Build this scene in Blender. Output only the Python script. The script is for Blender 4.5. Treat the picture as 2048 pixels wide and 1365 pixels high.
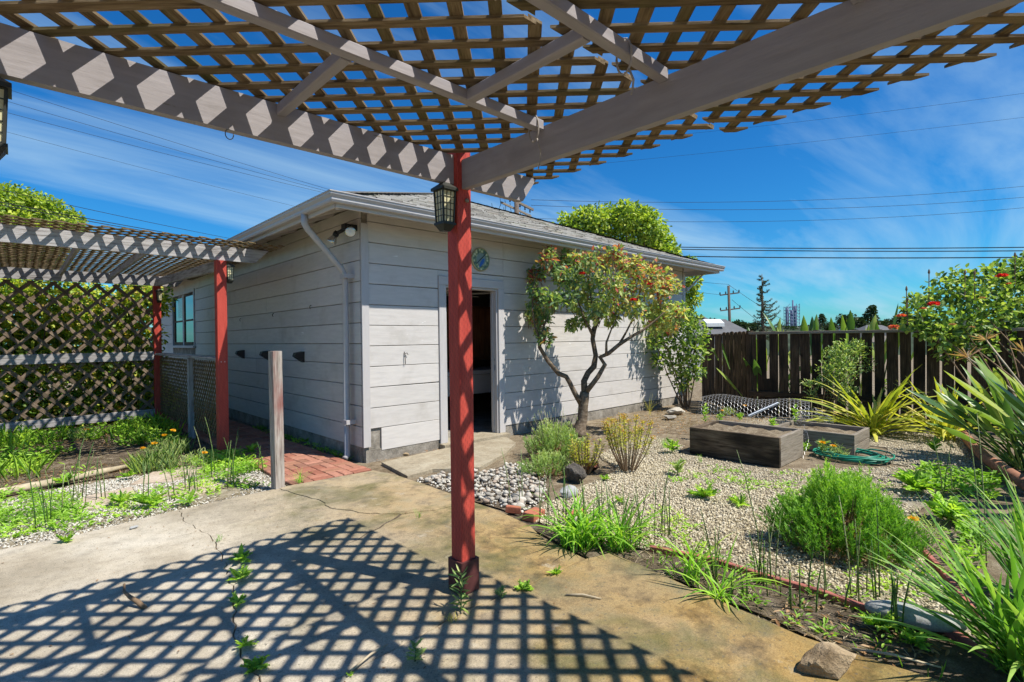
import bpy, math, random
import numpy as np
from mathutils import Matrix, Vector
for _o in list(bpy.data.objects):
    bpy.data.objects.remove(_o)
S = bpy.context.scene
COL = S.collection
RND = random.Random(11)
NR = np.random.default_rng(7)
R = math.radians

# ------------------------------------------------------------------ camera
# world axes follow the buildings: +X along the shed front, +Y along the shed side; metres; patio top is z = 0
EYE = 1.38
_a, _p, _r = R(46.3), R(-0.325), R(0.70)
FWD0 = Vector((math.cos(_a), math.sin(_a), 0)); RIGHT0 = Vector((math.sin(_a), -math.cos(_a), 0)); UP0 = Vector((0, 0, 1))
_f = FWD0 * math.cos(_p) + UP0 * math.sin(_p); _u = UP0 * math.cos(_p) - FWD0 * math.sin(_p)
_rt = RIGHT0 * math.cos(_r) - _u * math.sin(_r); _u = RIGHT0 * math.sin(_r) + _u * math.cos(_r)
cd = bpy.data.cameras.new('camera'); cam = bpy.data.objects.new('camera', cd); COL.objects.link(cam)
cd.sensor_width = 36; cd.lens = 36 * 1040 / 2048; cd.clip_start = 0.03; cd.clip_end = 6000
cam.matrix_world = Matrix(((_rt.x, _u.x, -_f.x, 0), (_rt.y, _u.y, -_f.y, 0), (_rt.z, _u.z, -_f.z, EYE), (0, 0, 0, 1)))
S.camera = cam

# ------------------------------------------------------------------ sun, sky, exposure
SUN = Vector((0.25, -0.585, 1.0)).normalized()
sl = bpy.data.lights.new('sun', 'SUN'); sl.energy = 5.0; sl.angle = R(0.53); sl.color = (1, 0.955, 0.87)
so = bpy.data.objects.new('sun', sl); COL.objects.link(so); so.rotation_euler = SUN.to_track_quat('Z', 'Y').to_euler(); so.location = (4, -8, 12)
W = bpy.data.worlds.new('World'); S.world = W; W.use_nodes = True
nt = W.node_tree; nt.nodes.clear()
def wn(t, **k):
    n = nt.nodes.new(t)
    for a, b in k.items(): setattr(n, a, b)
    return n
sky = wn('ShaderNodeTexSky', sky_type='NISHITA', sun_disc=False, sun_elevation=math.asin(SUN.z), sun_rotation=math.atan2(SUN.x, SUN.y), altitude=50, air_density=1.0, dust_density=0.35, ozone_density=3.0)
hs = wn('ShaderNodeHueSaturation'); hs.inputs['Saturation'].default_value = 1.3; hs.inputs['Hue'].default_value = 0.5
nt.links.new(sky.outputs[0], hs.inputs['Color'])
tint = wn('ShaderNodeMix', data_type='RGBA', blend_type='MULTIPLY'); tint.inputs[0].default_value = 1; tint.inputs[7].default_value = (0.30, 0.90, 1.20, 1); nt.links.new(hs.outputs[0], tint.inputs[6])
tc = wn('ShaderNodeTexCoord'); sep = wn('ShaderNodeSeparateXYZ'); nt.links.new(tc.outputs['Generated'], sep.inputs[0])
def wm(op, a, b=None, c=None):
    n = wn('ShaderNodeMath', operation=op)
    for i, v in enumerate((a, b, c)):
        if v is None: continue
        if isinstance(v, (int, float)): n.inputs[i].default_value = v
        else: nt.links.new(v, n.inputs[i])
    return n.outputs[0]
den = wm('ADD', wm('MAXIMUM', sep.outputs[2], 0.0), 0.12)
cx = wm('DIVIDE', sep.outputs[0], den); cy = wm('DIVIDE', sep.outputs[1], den)
cmb = wn('ShaderNodeCombineXYZ'); nt.links.new(cx, cmb.inputs[0]); nt.links.new(cy, cmb.inputs[1])
mp = wn('ShaderNodeMapping'); mp.inputs['Rotation'].default_value = (0, 0, R(-68)); mp.inputs['Scale'].default_value = (0.42, 1.7, 1); mp.inputs['Location'].default_value = (3.2, 1.7, 0)
nt.links.new(cmb.outputs[0], mp.inputs[0])
n1 = wn('ShaderNodeTexNoise'); n1.inputs['Scale'].default_value = 0.9; n1.inputs['Detail'].default_value = 9; n1.inputs['Roughness'].default_value = 0.58; n1.inputs['Distortion'].default_value = 0.5
nt.links.new(mp.outputs[0], n1.inputs[0])
n2 = wn('ShaderNodeTexNoise'); n2.inputs['Scale'].default_value = 0.38; n2.inputs['Detail'].default_value = 3
nt.links.new(cmb.outputs[0], n2.inputs[0])
cl = wn('ShaderNodeValToRGB'); cl.color_ramp.elements[0].position = 0.50; cl.color_ramp.elements[1].position = 0.86
mul = wm('MULTIPLY', n1.outputs[0], wm('ADD', wm('MULTIPLY', n2.outputs[0], 0.75), 0.72))
nt.links.new(mul, cl.inputs[0])
low = wm('SUBTRACT', 1.0, wm('MULTIPLY', wm('MINIMUM', wm('MAXIMUM', sep.outputs[2], 0.0), 1.0), 0.45))
cf = wm('MULTIPLY', wm('MULTIPLY', cl.outputs[0], 0.85), low)
mx = wn('ShaderNodeMix', data_type='RGBA'); nt.links.new(cf, mx.inputs[0]); nt.links.new(tint.outputs[2], mx.inputs[6]); mx.inputs[7].default_value = (4.4, 6.5, 8.0, 1)
bg = wn('ShaderNodeBackground'); bg.inputs[1].default_value = 0.08; nt.links.new(mx.outputs[2], bg.inputs[0])
wo = wn('ShaderNodeOutputWorld'); nt.links.new(bg.outputs[0], wo.inputs[0])
S.view_settings.view_transform = 'Standard'; S.view_settings.look = 'None'; S.view_settings.gamma = 1; S.view_settings.exposure = 0.52
S.view_settings.use_curve_mapping = False
S.cycles.max_bounces = 5; S.cycles.diffuse_bounces = 3; S.cycles.glossy_bounces = 2; S.cycles.transmission_bounces = 4; S.cycles.transparent_max_bounces = 6
S.cycles.use_adaptive_sampling = True; S.cycles.adaptive_threshold = 0.02
S.cycles.use_denoising = True

# ------------------------------------------------------------------ helpers: objects
OR = {}
def empty(name, loc, label, cat, group=None):
    o = bpy.data.objects.new(name, None); o.location = loc; o.empty_display_size = 0.1; COL.objects.link(o); OR[o.name] = Vector(loc)
    return tag(o, label, cat, group)
def tag(o, label=None, cat=None, group=None, kind=None):
    if label: o['label'] = label
    if cat: o['category'] = cat
    if group: o['group'] = group
    if kind: o['kind'] = kind
    return o
def origin(p):
    return OR.get(p.name, Vector((0, 0, 0))) if p else Vector((0, 0, 0))
def link(name, me, mat, parent=None, loc=None):
    if mat is not None and not me.materials: me.materials.append(mat)
    o = bpy.data.objects.new(name, me); COL.objects.link(o)
    if parent: o.parent = parent
    if loc is not None: o.location = Vector(loc) - origin(parent)
    OR[o.name] = Vector(loc) if loc is not None else origin(parent)
    return o
def mesh_np(name, V, polys, smooth=False, attr=None):
    """polys: list of int arrays (M,k)"""
    me = bpy.data.meshes.new(name); V = np.asarray(V, np.float32)
    me.vertices.add(len(V)); me.vertices.foreach_set('co', V.ravel())
    nl = sum(p.size for p in polys); npoly = sum(len(p) for p in polys)
    me.loops.add(nl); me.polygons.add(npoly)
    me.loops.foreach_set('vertex_index', np.concatenate([p.ravel() for p in polys]).astype(np.int32))
    st = []; c = 0
    for p in polys:
        k = p.shape[1]; st.append(np.arange(len(p)) * k + c); c += p.size
    me.polygons.foreach_set('loop_start', np.concatenate(st).astype(np.int32))
    if smooth: me.polygons.foreach_set('use_smooth', np.ones(npoly, bool))
    if attr is not None:
        a = me.attributes.new('r', 'FLOAT', 'POINT'); a.data.foreach_set('value', np.asarray(attr, np.float32))
    me.update(calc_edges=True)
    return me
class MB:
    def __init__(s): s.v = []; s.f = []
    def add(s, vs, fs):
        n = len(s.v); s.v += [tuple(x) for x in vs]; s.f += [tuple(i + n for i in f) for f in fs]; return s
    def box(s, x0, x1, y0, y1, z0, z1):
        return s.add([(x0,y0,z0),(x1,y0,z0),(x1,y1,z0),(x0,y1,z0),(x0,y0,z1),(x1,y0,z1),(x1,y1,z1),(x0,y1,z1)], [(0,3,2,1),(4,5,6,7),(0,1,5,4),(1,2,6,5),(2,3,7,6),(3,0,4,7)])
    def tube(s, pts, rad, n=6, cap=True):
        pts = [Vector(p) for p in pts]; m = len(pts)
        if isinstance(rad, (int, float)): rad = [rad] * m
        t0 = (pts[1] - pts[0]).normalized(); a = t0.orthogonal().normalized(); vs = []
        for i, p in enumerate(pts):
            t = (pts[min(i + 1, m - 1)] - pts[max(i - 1, 0)]).normalized()
            a = (a - t * a.dot(t)); a = a.normalized() if a.length > 1e-6 else t.orthogonal().normalized()
            b = t.cross(a)
            for k in range(n):
                th = 2 * math.pi * k / n; vs.append(p + (a * math.cos(th) + b * math.sin(th)) * rad[i])
        fs = [(i*n+k, i*n+(k+1)%n, (i+1)*n+(k+1)%n, (i+1)*n+k) for i in range(m-1) for k in range(n)]
        if cap: fs += [tuple(range(n))[::-1], tuple(range((m-1)*n, m*n))]
        return s.add(vs, fs)
    def prism(s, poly, z0, z1):
        n = len(poly)
        return s.add([(x,y,z0) for x,y in poly] + [(x,y,z1) for x,y in poly], [tuple(range(n))[::-1], tuple(range(n,2*n))] + [(i,(i+1)%n,n+(i+1)%n,n+i) for i in range(n)])
    def lathe(s, prof, c, axis=(0,0,1), n=14):
        q = Vector((0,0,1)).rotation_difference(Vector(axis)); c = Vector(c); m = len(prof); vs = []
        for r, z in prof:
            for k in range(n):
                th = 2*math.pi*k/n; vs.append(c + q @ Vector((r*math.cos(th), r*math.sin(th), z)))
        return s.add(vs, [(i*n+k, i*n+(k+1)%n, (i+1)*n+(k+1)%n, (i+1)*n+k) for i in range(m-1) for k in range(n)] + [tuple(range(n))[::-1], tuple(range((m-1)*n, m*n))])
    def build(s, name, mat, parent=None, smooth=False, loc=None):
        o = Vector(loc) if loc is not None else origin(parent)
        me = bpy.data.meshes.new(name); me.from_pydata([(x-o.x, y-o.y, z-o.z) for x,y,z in s.v], [], s.f)
        if smooth: me.polygons.foreach_set('use_smooth', [True]*len(me.polygons))
        me.update()
        return link(name, me, mat, parent, o)
def plank(name, p0, p1, w, h, mat, parent=None, up=(0,0,1), ch=0.004, poly=None, warp=0.0):
    """a board from p0 to p1, w across, h along up; local X runs along it"""
    p0 = Vector(p0); p1 = Vector(p1); L = (p1-p0).length; x = (p1-p0).normalized(); y = Vector(up).cross(x).normalized(); z = x.cross(y)
    me = bpy.data.meshes.new(name)
    if poly is None:
        a, b = w/2, h/2; c = min(ch, a*0.8, b*0.8)
        ring = [(-a+c,-b),(a-c,-b),(a,-b+c),(a,b-c),(a-c,b),(-a+c,b),(-a,b-c),(-a,-b+c)]
        ns = 2 if warp == 0 else 6; vs = []
        for i in range(ns):
            t = i/(ns-1); o1 = RND.uniform(-warp, warp); o2 = RND.uniform(-warp, warp)
            vs += [(t*L, q[0]+o1, q[1]+o2) for q in ring]
        fs = [(i*8+k, i*8+(k+1)%8, i*8+8+(k+1)%8, i*8+8+k) for i in range(ns-1) for k in range(8)] + [tuple(range(8))[::-1], tuple(range((ns-1)*8, ns*8))]
    else:
        n = len(poly); vs = [(q[0],q[1],-h/2) for q in poly] + [(q[0],q[1],h/2) for q in poly]
        fs = [tuple(range(n))[::-1], tuple(range(n,2*n))] + [(i,(i+1)%n,n+(i+1)%n,n+i) for i in range(n)]
    me.from_pydata(vs, [], fs); me.update()
    o = link(name, me, mat, parent); o.location = p0 - origin(parent)
    o.rotation_mode = 'QUATERNION'; o.rotation_quaternion = Matrix((x, y, z)).transposed().to_quaternion()
    return o
def clip_poly(poly, x0, x1, y0, y1):
    def cut(P, f, inter):
        out = []
        for i in range(len(P)):
            a, b = P[i-1], P[i]
            if f(a) != f(b): out.append(inter(a, b))
            if f(b): out.append(b)
        return out
    def ix(v): return lambda a, b: (v, a[1] + (b[1]-a[1])*(v-a[0])/(b[0]-a[0]))
    def iy(v): return lambda a, b: (a[0] + (b[0]-a[0])*(v-a[1])/(b[1]-a[1]), v)
    for f, it in ((lambda p: p[0]>=x0, ix(x0)), (lambda p: p[0]<=x1, ix(x1)), (lambda p: p[1]>=y0, iy(y0)), (lambda p: p[1]<=y1, iy(y1))):
        poly = cut(poly, f, it)
        if len(poly) < 3: return []
    return poly
def lattice(x0, x1, y0, y1, pitch, w, th, to3, nrm, mat, parent, name='slat', phase=(0,0), skip=()):
    """45 degree lattice on a rectangle; to3(x, y, h) gives the 3D point, nrm the panel normal"""
    q = math.sqrt(0.5); n = 0
    for layer, (d, e) in enumerate((((q,-q),(q,q)), ((q,q),(q,-q)))):
        lo = min(x*e[0]+y*e[1] for x in (x0,x1) for y in (y0,y1)); hi = max(x*e[0]+y*e[1] for x in (x0,x1) for y in (y0,y1))
        k = math.ceil((lo - phase[layer]) / pitch)
        while k*pitch + phase[layer] < hi:
            s = k*pitch + phase[layer] + RND.uniform(-.05, .05)*pitch; k += 1; ww = w*RND.uniform(.92, 1.08)
            c = (s*e[0], s*e[1]); big = 60
            P = [(c[0]+d[0]*t+e[0]*o, c[1]+d[1]*t+e[1]*o) for t, o in ((-big,-ww/2),(big,-ww/2),(big,ww/2),(-big,ww/2))]
            P = clip_poly(P, x0, x1, y0, y1)
            if len(P) < 3: continue
            ts = [p[0]*d[0]+p[1]*d[1] for p in P]; t0, t1 = min(ts), max(ts)
            if t1 - t0 < .06: continue
            n += 1
            if n in skip: continue
            loc = [(p[0]*d[0]+p[1]*d[1]-t0, p[0]*e[0]+p[1]*e[1]-s) for p in P]
            hgt = layer*th*1.02
            A = to3(c[0]+d[0]*(t0-(c[0]*d[0]+c[1]*d[1])), c[1]+d[1]*(t0-(c[0]*d[0]+c[1]*d[1])), hgt)
            B = to3(c[0]+d[0]*(t1-(c[0]*d[0]+c[1]*d[1])), c[1]+d[1]*(t1-(c[0]*d[0]+c[1]*d[1])), hgt)
            # local y must be +e in 3D
            E = (Vector(to3(c[0]+e[0], c[1]+e[1], hgt)) - Vector(to3(c[0], c[1], hgt))).normalized(); x = (Vector(B)-Vector(A)).normalized()
            z = x.cross(E); plank(name, A, B, ww, th, mat, parent, up=z, poly=loc if True else None)

# ------------------------------------------------------------------ helpers: foliage
def nz(a): return a / np.maximum(np.linalg.norm(a, axis=-1, keepdims=True), 1e-9)
def leaf_mesh(pos, dirs, L, Wd, fold=0.25, droop=0.15, rnd=None, up=None):
    pos = np.asarray(pos, float); N = len(pos); d = nz(np.asarray(dirs, float) + 1e-6)
    L = np.broadcast_to(np.asarray(L, float), (N,))[:, None]; Wd = np.broadcast_to(np.asarray(Wd, float), (N,))[:, None]
    ref = NR.normal(size=(N, 3)) * 0.55 + np.array([0, 0, 1.0]) if up is None else up
    s = nz(np.cross(d, ref)); n = np.cross(s, d)
    def P(t, o, h): return pos + d*L*t + s*Wd*o + n*(Wd*abs(o)*2*fold - L*droop*t*t)
    V = np.stack([P(0,0,0), P(.3,-.42,0), P(.68,-.4,0), P(1,0,0), P(.68,.4,0), P(.3,.42,0)], 1).reshape(-1, 3)
    b = (np.arange(N)*6)[:, None]
    F = np.concatenate([b + np.array([[0,5,4,3]]), b + np.array([[0,3,2,1]])])
    r = NR.random(N) if rnd is None else rnd
    return V, F, np.repeat(r, 6)
def leaf_obj(name, mat, parent, pos, dirs, L, Wd, rnd=None, **k):
    V, F, r = leaf_mesh(pos, dirs, L, Wd, rnd=rnd, **k); o = origin(parent)
    return link(name, mesh_np(name, V - np.array(o), [F], attr=r), mat, parent, o)
def blob(center, rad, n, shell=0.55):
    """n points and outward directions in an ellipsoid, denser to the outside"""
    d = nz(NR.normal(size=(n, 3))); r = (shell + (1-shell)*NR.random(n))[:, None] if shell < 1 else 1
    r = np.where(NR.random((n,1)) < .8, r, NR.random((n,1)))
    return np.array(center) + d*r*np.array(rad), d
def strap_mesh(mb, base, az, L, w, lean, arch, seg=6, twist=0.0, keel=0.25):
    """one strap leaf: leaves base at lean from vertical towards az and bends by arch (radians) along its length"""
    p = Vector(base); th = lean; h = Vector((math.cos(az), math.sin(az), 0)); side = Vector((-math.sin(az), math.cos(az), 0)); vs = []
    for i in range(seg+1):
        t = i/seg; wd = w*(0.55+0.9*t if t < .5 else 1.0)*(1-max(0, t-.55)/.45)**0.8 if t < 1 else 0.0006
        wd = max(wd, 0.0008); d = h*math.sin(th) + Vector((0,0,1))*math.cos(th); nn = side.cross(d)
        sd = (side*math.cos(twist*t) + nn*math.sin(twist*t))
        vs += [p - sd*wd/2 + nn*keel*wd*.5, p - nn*keel*wd*.3, p + sd*wd/2 + nn*keel*wd*.5]
        p = p + d*(L/seg); th += arch/seg
    fs = []
    for i in range(seg):
        for k in (0,1): a = i*3+k; fs.append((a, a+1, a+4, a+3))
    return mb.add(vs, fs)
# ------------------------------------------------------------------ materials
class NT:
    def __init__(s, name):
        s.m = bpy.data.materials.new(name); s.m.use_nodes = True; s.t = s.m.node_tree; s.t.nodes.clear()
        s.out = s.n('ShaderNodeOutputMaterial'); s.b = s.n('ShaderNodeBsdfPrincipled'); s.l(s.b.outputs[0], s.out.inputs[0])
        s.tc = s.n('ShaderNodeTexCoord'); s.oi = s.n('ShaderNodeObjectInfo'); s.co = s.tc.outputs['Object']
    def n(s, t, **k):
        x = s.t.nodes.new(t)
        for a, b in k.items(): setattr(x, a, b)
        return x
    def l(s, a, b): s.t.links.new(a, b)
    def put(s, v, sock):
        if isinstance(v, (int, float)): sock.default_value = v
        elif isinstance(v, (tuple, list)): sock.default_value = tuple(v) + ((1,) if len(v) == 3 and sock.type == 'RGBA' else ())
        else: s.l(v, sock)
    def math(s, op, a, b=None, c=None, clamp=False):
        x = s.n('ShaderNodeMath', operation=op, use_clamp=clamp)
        for i, v in enumerate((a, b, c)):
            if v is not None: s.put(v, x.inputs[i])
        return x.outputs[0]
    def mapped(s, scale=(1,1,1), rot=(0,0,0), rand=True, src=None):
        mp = s.n('ShaderNodeMapping'); mp.inputs['Scale'].default_value = scale; mp.inputs['Rotation'].default_value = rot
        v = src or s.co
        if rand:
            a = s.n('ShaderNodeVectorMath', operation='ADD'); c = s.n('ShaderNodeCombineXYZ')
            for i, k in enumerate((37.0, 53.0, 71.0)): s.l(s.math('MULTIPLY', s.oi.outputs['Random'], k), c.inputs[i])
            s.l(v, a.inputs[0]); s.l(c.outputs[0], a.inputs[1]); v = a.outputs[0]
        s.l(v, mp.inputs[0]); return mp.outputs[0]
    def noise(s, vec, scale, detail=4, rough=0.55, dist=0.0):
        x = s.n('ShaderNodeTexNoise'); x.inputs['Scale'].default_value = scale; x.inputs['Detail'].default_value = detail; x.inputs['Roughness'].default_value = rough; x.inputs['Distortion'].default_value = dist
        s.l(vec, x.inputs[0]); return x.outputs[0]
    def ramp(s, fac, stops):
        x = s.n('ShaderNodeValToRGB'); e = x.color_ramp.elements
        while len(e) < len(stops): e.new(0.5)
        for i, (p, c) in enumerate(stops):
            e[i].position = p; e[i].color = (c, c, c, 1) if isinstance(c, (int, float)) else tuple(c) + (1,)
        s.put(fac, x.inputs[0]); return x.outputs[0]
    def mix(s, f, a, b, mode='MIX'):
        x = s.n('ShaderNodeMix', data_type='RGBA', blend_type=mode); s.put(f, x.inputs[0]); s.put(a, x.inputs[6]); s.put(b, x.inputs[7]); return x.outputs[2]
    def bump(s, h, strength=0.3, dist=0.01):
        x = s.n('ShaderNodeBump'); x.inputs['Strength'].default_value = strength; x.inputs['Distance'].default_value = dist; s.l(h, x.inputs['Height']); s.l(x.outputs[0], s.b.inputs['Normal'])
    def fin(s, col, rough=0.7, spec=0.3, metal=0.0):
        s.put(col, s.b.inputs['Base Color']); s.put(rough, s.b.inputs['Roughness']); s.b.inputs['Specular IOR Level'].default_value = spec; s.b.inputs['Metallic'].default_value = metal
        return s.m
def plain(name, col, rough=0.6, spec=0.3, metal=0.0, var=0.12, scale=14):
    k = NT(name); c = k.noise(k.mapped(), scale, 5)
    return k.fin(k.mix(1.0, k.ramp(c, [(.3, tuple(x*(1-var) for x in col)), (.7, tuple(min(1, x*(1+var)) for x in col))]), k.ramp(k.oi.outputs['Random'], [(0, 1-var*.6), (1, 1)]), 'MULTIPLY'), rough, spec, metal)
def painted(name, col, dirt=(.25,.22,.18), dirt_at=0.62, peel=None, grain=26, bump=0.25, rough=0.62, var=.06, streak=7.0, spec=.25):
    """paint on wood, grain along local X"""
    k = NT(name); v = k.mapped((1, streak, streak)); g = k.noise(v, grain/6, 6, .6); b = k.noise(k.mapped(), 2.2, 6, .6)
    c = k.ramp(g, [(.25, tuple(x*(1-var) for x in col)), (.75, tuple(min(1, x*(1+var)) for x in col))])
    c = k.mix(k.ramp(b, [(dirt_at, 0), (dirt_at+.2, .55)]), c, dirt)
    if peel:
        c = k.mix(k.ramp(k.math('MULTIPLY', k.noise(k.mapped((1,3.5,3.5)), 5, 8, .65), 1.0), [(peel[1], 0), (peel[1]+.03, 1)]), c, peel[0])
    c = k.mix(1.0, c, k.ramp(k.oi.outputs['Random'], [(0, .93), (1, 1)]), 'MULTIPLY')
    k.bump(g, bump, .004); return k.fin(c, rough, spec)
def wood(name, c0, c1, c2, grain=5.0, streak=14, bump=.5, stain=None, rough=.85, knots=False):
    k = NT(name); g = k.noise(k.mapped((1, streak, streak)), grain, 7, .62); b = k.noise(k.mapped((.6,1.5,1.5)), 2.4, 5)
    c = k.ramp(g, [(.3, c0), (.5, c1), (.72, c2)])
    if stain: c = k.mix(k.ramp(b, [(stain[1], 0), (stain[1]+.18, stain[2])]), c, stain[0])
    if knots:
        vo = k.n('ShaderNodeTexVoronoi'); vo.inputs['Scale'].default_value = 2.2; k.l(k.mapped((1,1.6,1.6)), vo.inputs[0])
        c = k.mix(k.ramp(vo.outputs[0], [(.05, .85), (.09, 0)]), c, tuple(x*.35 for x in c0))
    c = k.mix(1.0, c, k.ramp(k.oi.outputs['Random'], [(0, .72), (1, 1)]), 'MULTIPLY')
    k.bump(g, bump, .006); return k.fin(c, rough, .2)
def leafmat(name, cols, src='attr', trans=0.35, rough=0.5, spec=0.35, veins=False):
    k = NT(name); f_ = 1.0 if ('petal' in name or 'bract' in name or 'straw' in name or 'dry' in name) else (1.2 if ('far' in name or 'conifer' in name) else 1.55); cols = [tuple(min(.72, x*f_*h) for x, h in zip(c, (1.12, .96, 1.6) if f_ == 1.55 else (1, 1, 1))) for c in cols]
    if src == 'attr': a = k.n('ShaderNodeAttribute', attribute_name='r').outputs['Fac']
    else: a = k.oi.outputs['Random']
    if src == 'obj':
        c = k.ramp(a, [(i/(len(cols)-1), q) for i, q in enumerate(cols)])
        nn = k.noise(k.mapped(), 9, 3); c = k.mix(1.0, c, k.ramp(nn, [(.3, .75), (.7, 1)]), 'MULTIPLY')
    else: c = k.ramp(a, [(i/(len(cols)-1), q) for i, q in enumerate(cols)])
    k.fin(c, rough, spec)
    t = k.n('ShaderNodeBsdfTranslucent'); k.l(k.mix(1.0, c, (1.5, 1.6, .6), 'MULTIPLY'), t.inputs[0])
    m = k.n('ShaderNodeMixShader'); m.inputs[0].default_value = trans; k.l(k.b.outputs[0], m.inputs[1]); k.l(t.outputs[0], m.inputs[2]); k.l(m.outputs[0], k.out.inputs[0])
    return k.m
def concrete():
    k = NT('patio_concrete'); v = k.co; sp = k.n('ShaderNodeSeparateXYZ'); k.l(v, sp.inputs[0])
    big = k.noise(v, 1.3, 6, .62, .4); mid = k.noise(v, 4.5, 7, .65); fine = k.noise(v, 160, 3, .7); fleck = k.noise(v, 55, 2, .5)
    c = k.ramp(big, [(.3, (.33,.275,.195)), (.5, (.48,.42,.325)), (.7, (.57,.52,.43))])
    # rust coloured and mossy stains spreading from the garden side of the patio
    wob = k.math('ADD', sp.outputs[0], k.math('MULTIPLY', k.math('SUBTRACT', big, .5), 2.6))
    m1 = k.ramp(k.math('MULTIPLY', k.math('SUBTRACT', wob, 1.0), .9), [(0, 0), (1, 1)])
    tan = k.ramp(mid, [(.28, (.08,.052,.02)), (.40, (.22,.135,.045)), (.52, (.36,.235,.085)), (.62, (.27,.19,.075)), (.74, (.13,.11,.05))])
    far = k.ramp(sp.outputs[1], [(0, 0), (1, 0)])
    front = k.math('SUBTRACT', 1.0, k.math('MULTIPLY', k.math('SUBTRACT', sp.outputs[1], 2.0), .38, clamp=True), clamp=True)
    c = k.mix(k.math('MULTIPLY', m1, k.math('MULTIPLY_ADD', front, .45, .55)), c, tan)
    moss = k.math('MULTIPLY', k.ramp(k.noise(v, 1.7, 6, .65, .4), [(.46, 0), (.62, .8)]), k.ramp(k.math('MULTIPLY', k.math('SUBTRACT', wob, .9), 1.1), [(0, 0), (1, 1)]))
    c = k.mix(moss, c, (.115,.11,.04))
    pale = k.ramp(k.noise(v, 3.1, 6, .7), [(.62, 0), (.72, .55)])
    c = k.mix(pale, c, (.55,.50,.40))
    soot = k.ramp(k.noise(v, 2.6, 8, .7), [(.56, 0), (.76, .65)])
    c = k.mix(soot, c, (.12,.11,.09))
    grey = k.math('MULTIPLY', k.ramp(k.noise(v, 0.9, 4, .6), [(.45, 0), (.6, .35)]), 1.0)
    c = k.mix(grey, c, (.25,.22,.165))
    c = k.mix(1.0, c, k.ramp(k.noise(v, 9, 8, .75), [(.3, .70), (.5, .98), (.7, 1.12)]), 'MULTIPLY'); c = k.mix(1.0, c, k.ramp(fine, [(.3, .62), (.62, 1.1)]), 'MULTIPLY'); c = k.mix(k.ramp(fleck, [(.64, 0), (.70, .65)]), c, (.10,.09,.07))
    k.bump(k.math('ADD', k.math('MULTIPLY', fine, .5), k.math('MULTIPLY', mid, .8)), .5, .006); return k.fin(c, .88, .2)
def red_paint():
    k = NT('red_post_paint'); v = k.mapped((1, 9, 9)); g = k.noise(v, 5, 6, .6); sp = k.n('ShaderNodeSeparateXYZ'); k.l(k.co, sp.inputs[0])
    c = k.ramp(g, [(.25, (.36,.040,.028)), (.6, (.50,.070,.048)), (.8, (.56,.10,.07))])
    # incised slits of pressure treated timber
    y = k.math('ADD', sp.outputs[1], sp.outputs[2]); row = k.math('FLOOR', k.math('MULTIPLY', y, 75.0))
    fy = k.math('FRACT', k.math('MULTIPLY', y, 75.0)); fx = k.math('FRACT', k.math('ADD', k.math('MULTIPLY', sp.outputs[0], 26.0), k.math('MULTIPLY', row, .37)))
    slit = k.math('MULTIPLY', k.math('LESS_THAN', k.math('ABSOLUTE', k.math('SUBTRACT', fy, .5)), .13), k.math('LESS_THAN', fx, .42))
    c = k.mix(k.math('MULTIPLY', slit, .45), c, (.09,.012,.01))
    k.bump(k.math('SUBTRACT', k.math('MULTIPLY', g, .5), slit), .35, .003); return k.fin(c, .6, .3)
def soil(name, cols, scale=9):
    k = NT(name); v = k.co; a = k.noise(v, scale, 8, .7); b = k.noise(v, 1.1, 4); f = k.noise(v, 130, 3, .7); ch = k.n('ShaderNodeTexVoronoi'); ch.inputs['Scale'].default_value = 48; k.l(k.mapped((1, .35, 1), (0, 0, .6), False), ch.inputs[0])
    c = k.ramp(a, [(.3, cols[0]), (.5, cols[1]), (.68, cols[2])]); c = k.mix(k.ramp(b, [(.4, 0), (.65, .6)]), c, cols[3]); c = k.mix(1.0, c, k.ramp(f, [(.3, .55), (.65, 1.15)]), 'MULTIPLY')
    c = k.mix(k.ramp(ch.outputs[0], [(.1, .5), (.2, 0)]), c, cols[2])
    k.bump(k.math('ADD', a, k.math('MULTIPLY', f, .5)), .9, .02); return k.fin(c, .95, .1)
def stonemat(name, cols):
    k = NT(name); a = k.n('ShaderNodeAttribute', attribute_name='r').outputs['Fac']; c = k.ramp(a, [(i/(len(cols)-1), q) for i, q in enumerate(cols)])
    c = k.mix(1.0, c, k.ramp(k.noise(k.co, 90, 3), [(.3, .8), (.7, 1.05)]), 'MULTIPLY'); return k.fin(c, .8, .3)
def rockmat(name, cols, scale=8, bump=.8):
    k = NT(name); a = k.noise(k.mapped(), scale, 8, .68); f = k.noise(k.mapped(), scale*9, 4, .7)
    c = k.ramp(a, [(.3, cols[0]), (.5, cols[1]), (.7, cols[2])]); c = k.mix(1.0, c, k.ramp(f, [(.3, .7), (.65, 1.1)]), 'MULTIPLY'); k.bump(k.math('ADD', a, k.math('MULTIPLY', f, .3)), bump, .03); return k.fin(c, .88, .25)
def pick(name, cols, rough=.8):
    k = NT(name); c = k.ramp(k.oi.outputs['Random'], [(i/(len(cols)-1), q) for i, q in enumerate(cols)]); c = k.mix(1.0, c, k.ramp(k.noise(k.mapped(), 22, 6, .65), [(.3, .72), (.7, 1.1)]), 'MULTIPLY')
    k.bump(k.noise(k.mapped(), 60, 4), .4, .004); return k.fin(c, rough, .25)
def glassmat(name, tint=(.75,.8,.8)):
    k = NT(name); k.fin((.015,.018,.018), .03, .8); return k.m
M = {}
M['concrete'] = concrete()
M['walk'] = rockmat('walk_concrete', [(.23,.185,.125),(.33,.28,.20),(.41,.36,.27)], 5, .4)
M['siding'] = painted('siding_paint', (.56,.525,.495), dirt=(.36,.325,.28), dirt_at=.55, peel=((.74,.72,.70), .68), bump=.45, var=.09)
M['trim'] = painted('trim_paint', (.49,.465,.455), dirt=(.36,.33,.30), dirt_at=.64)
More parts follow.
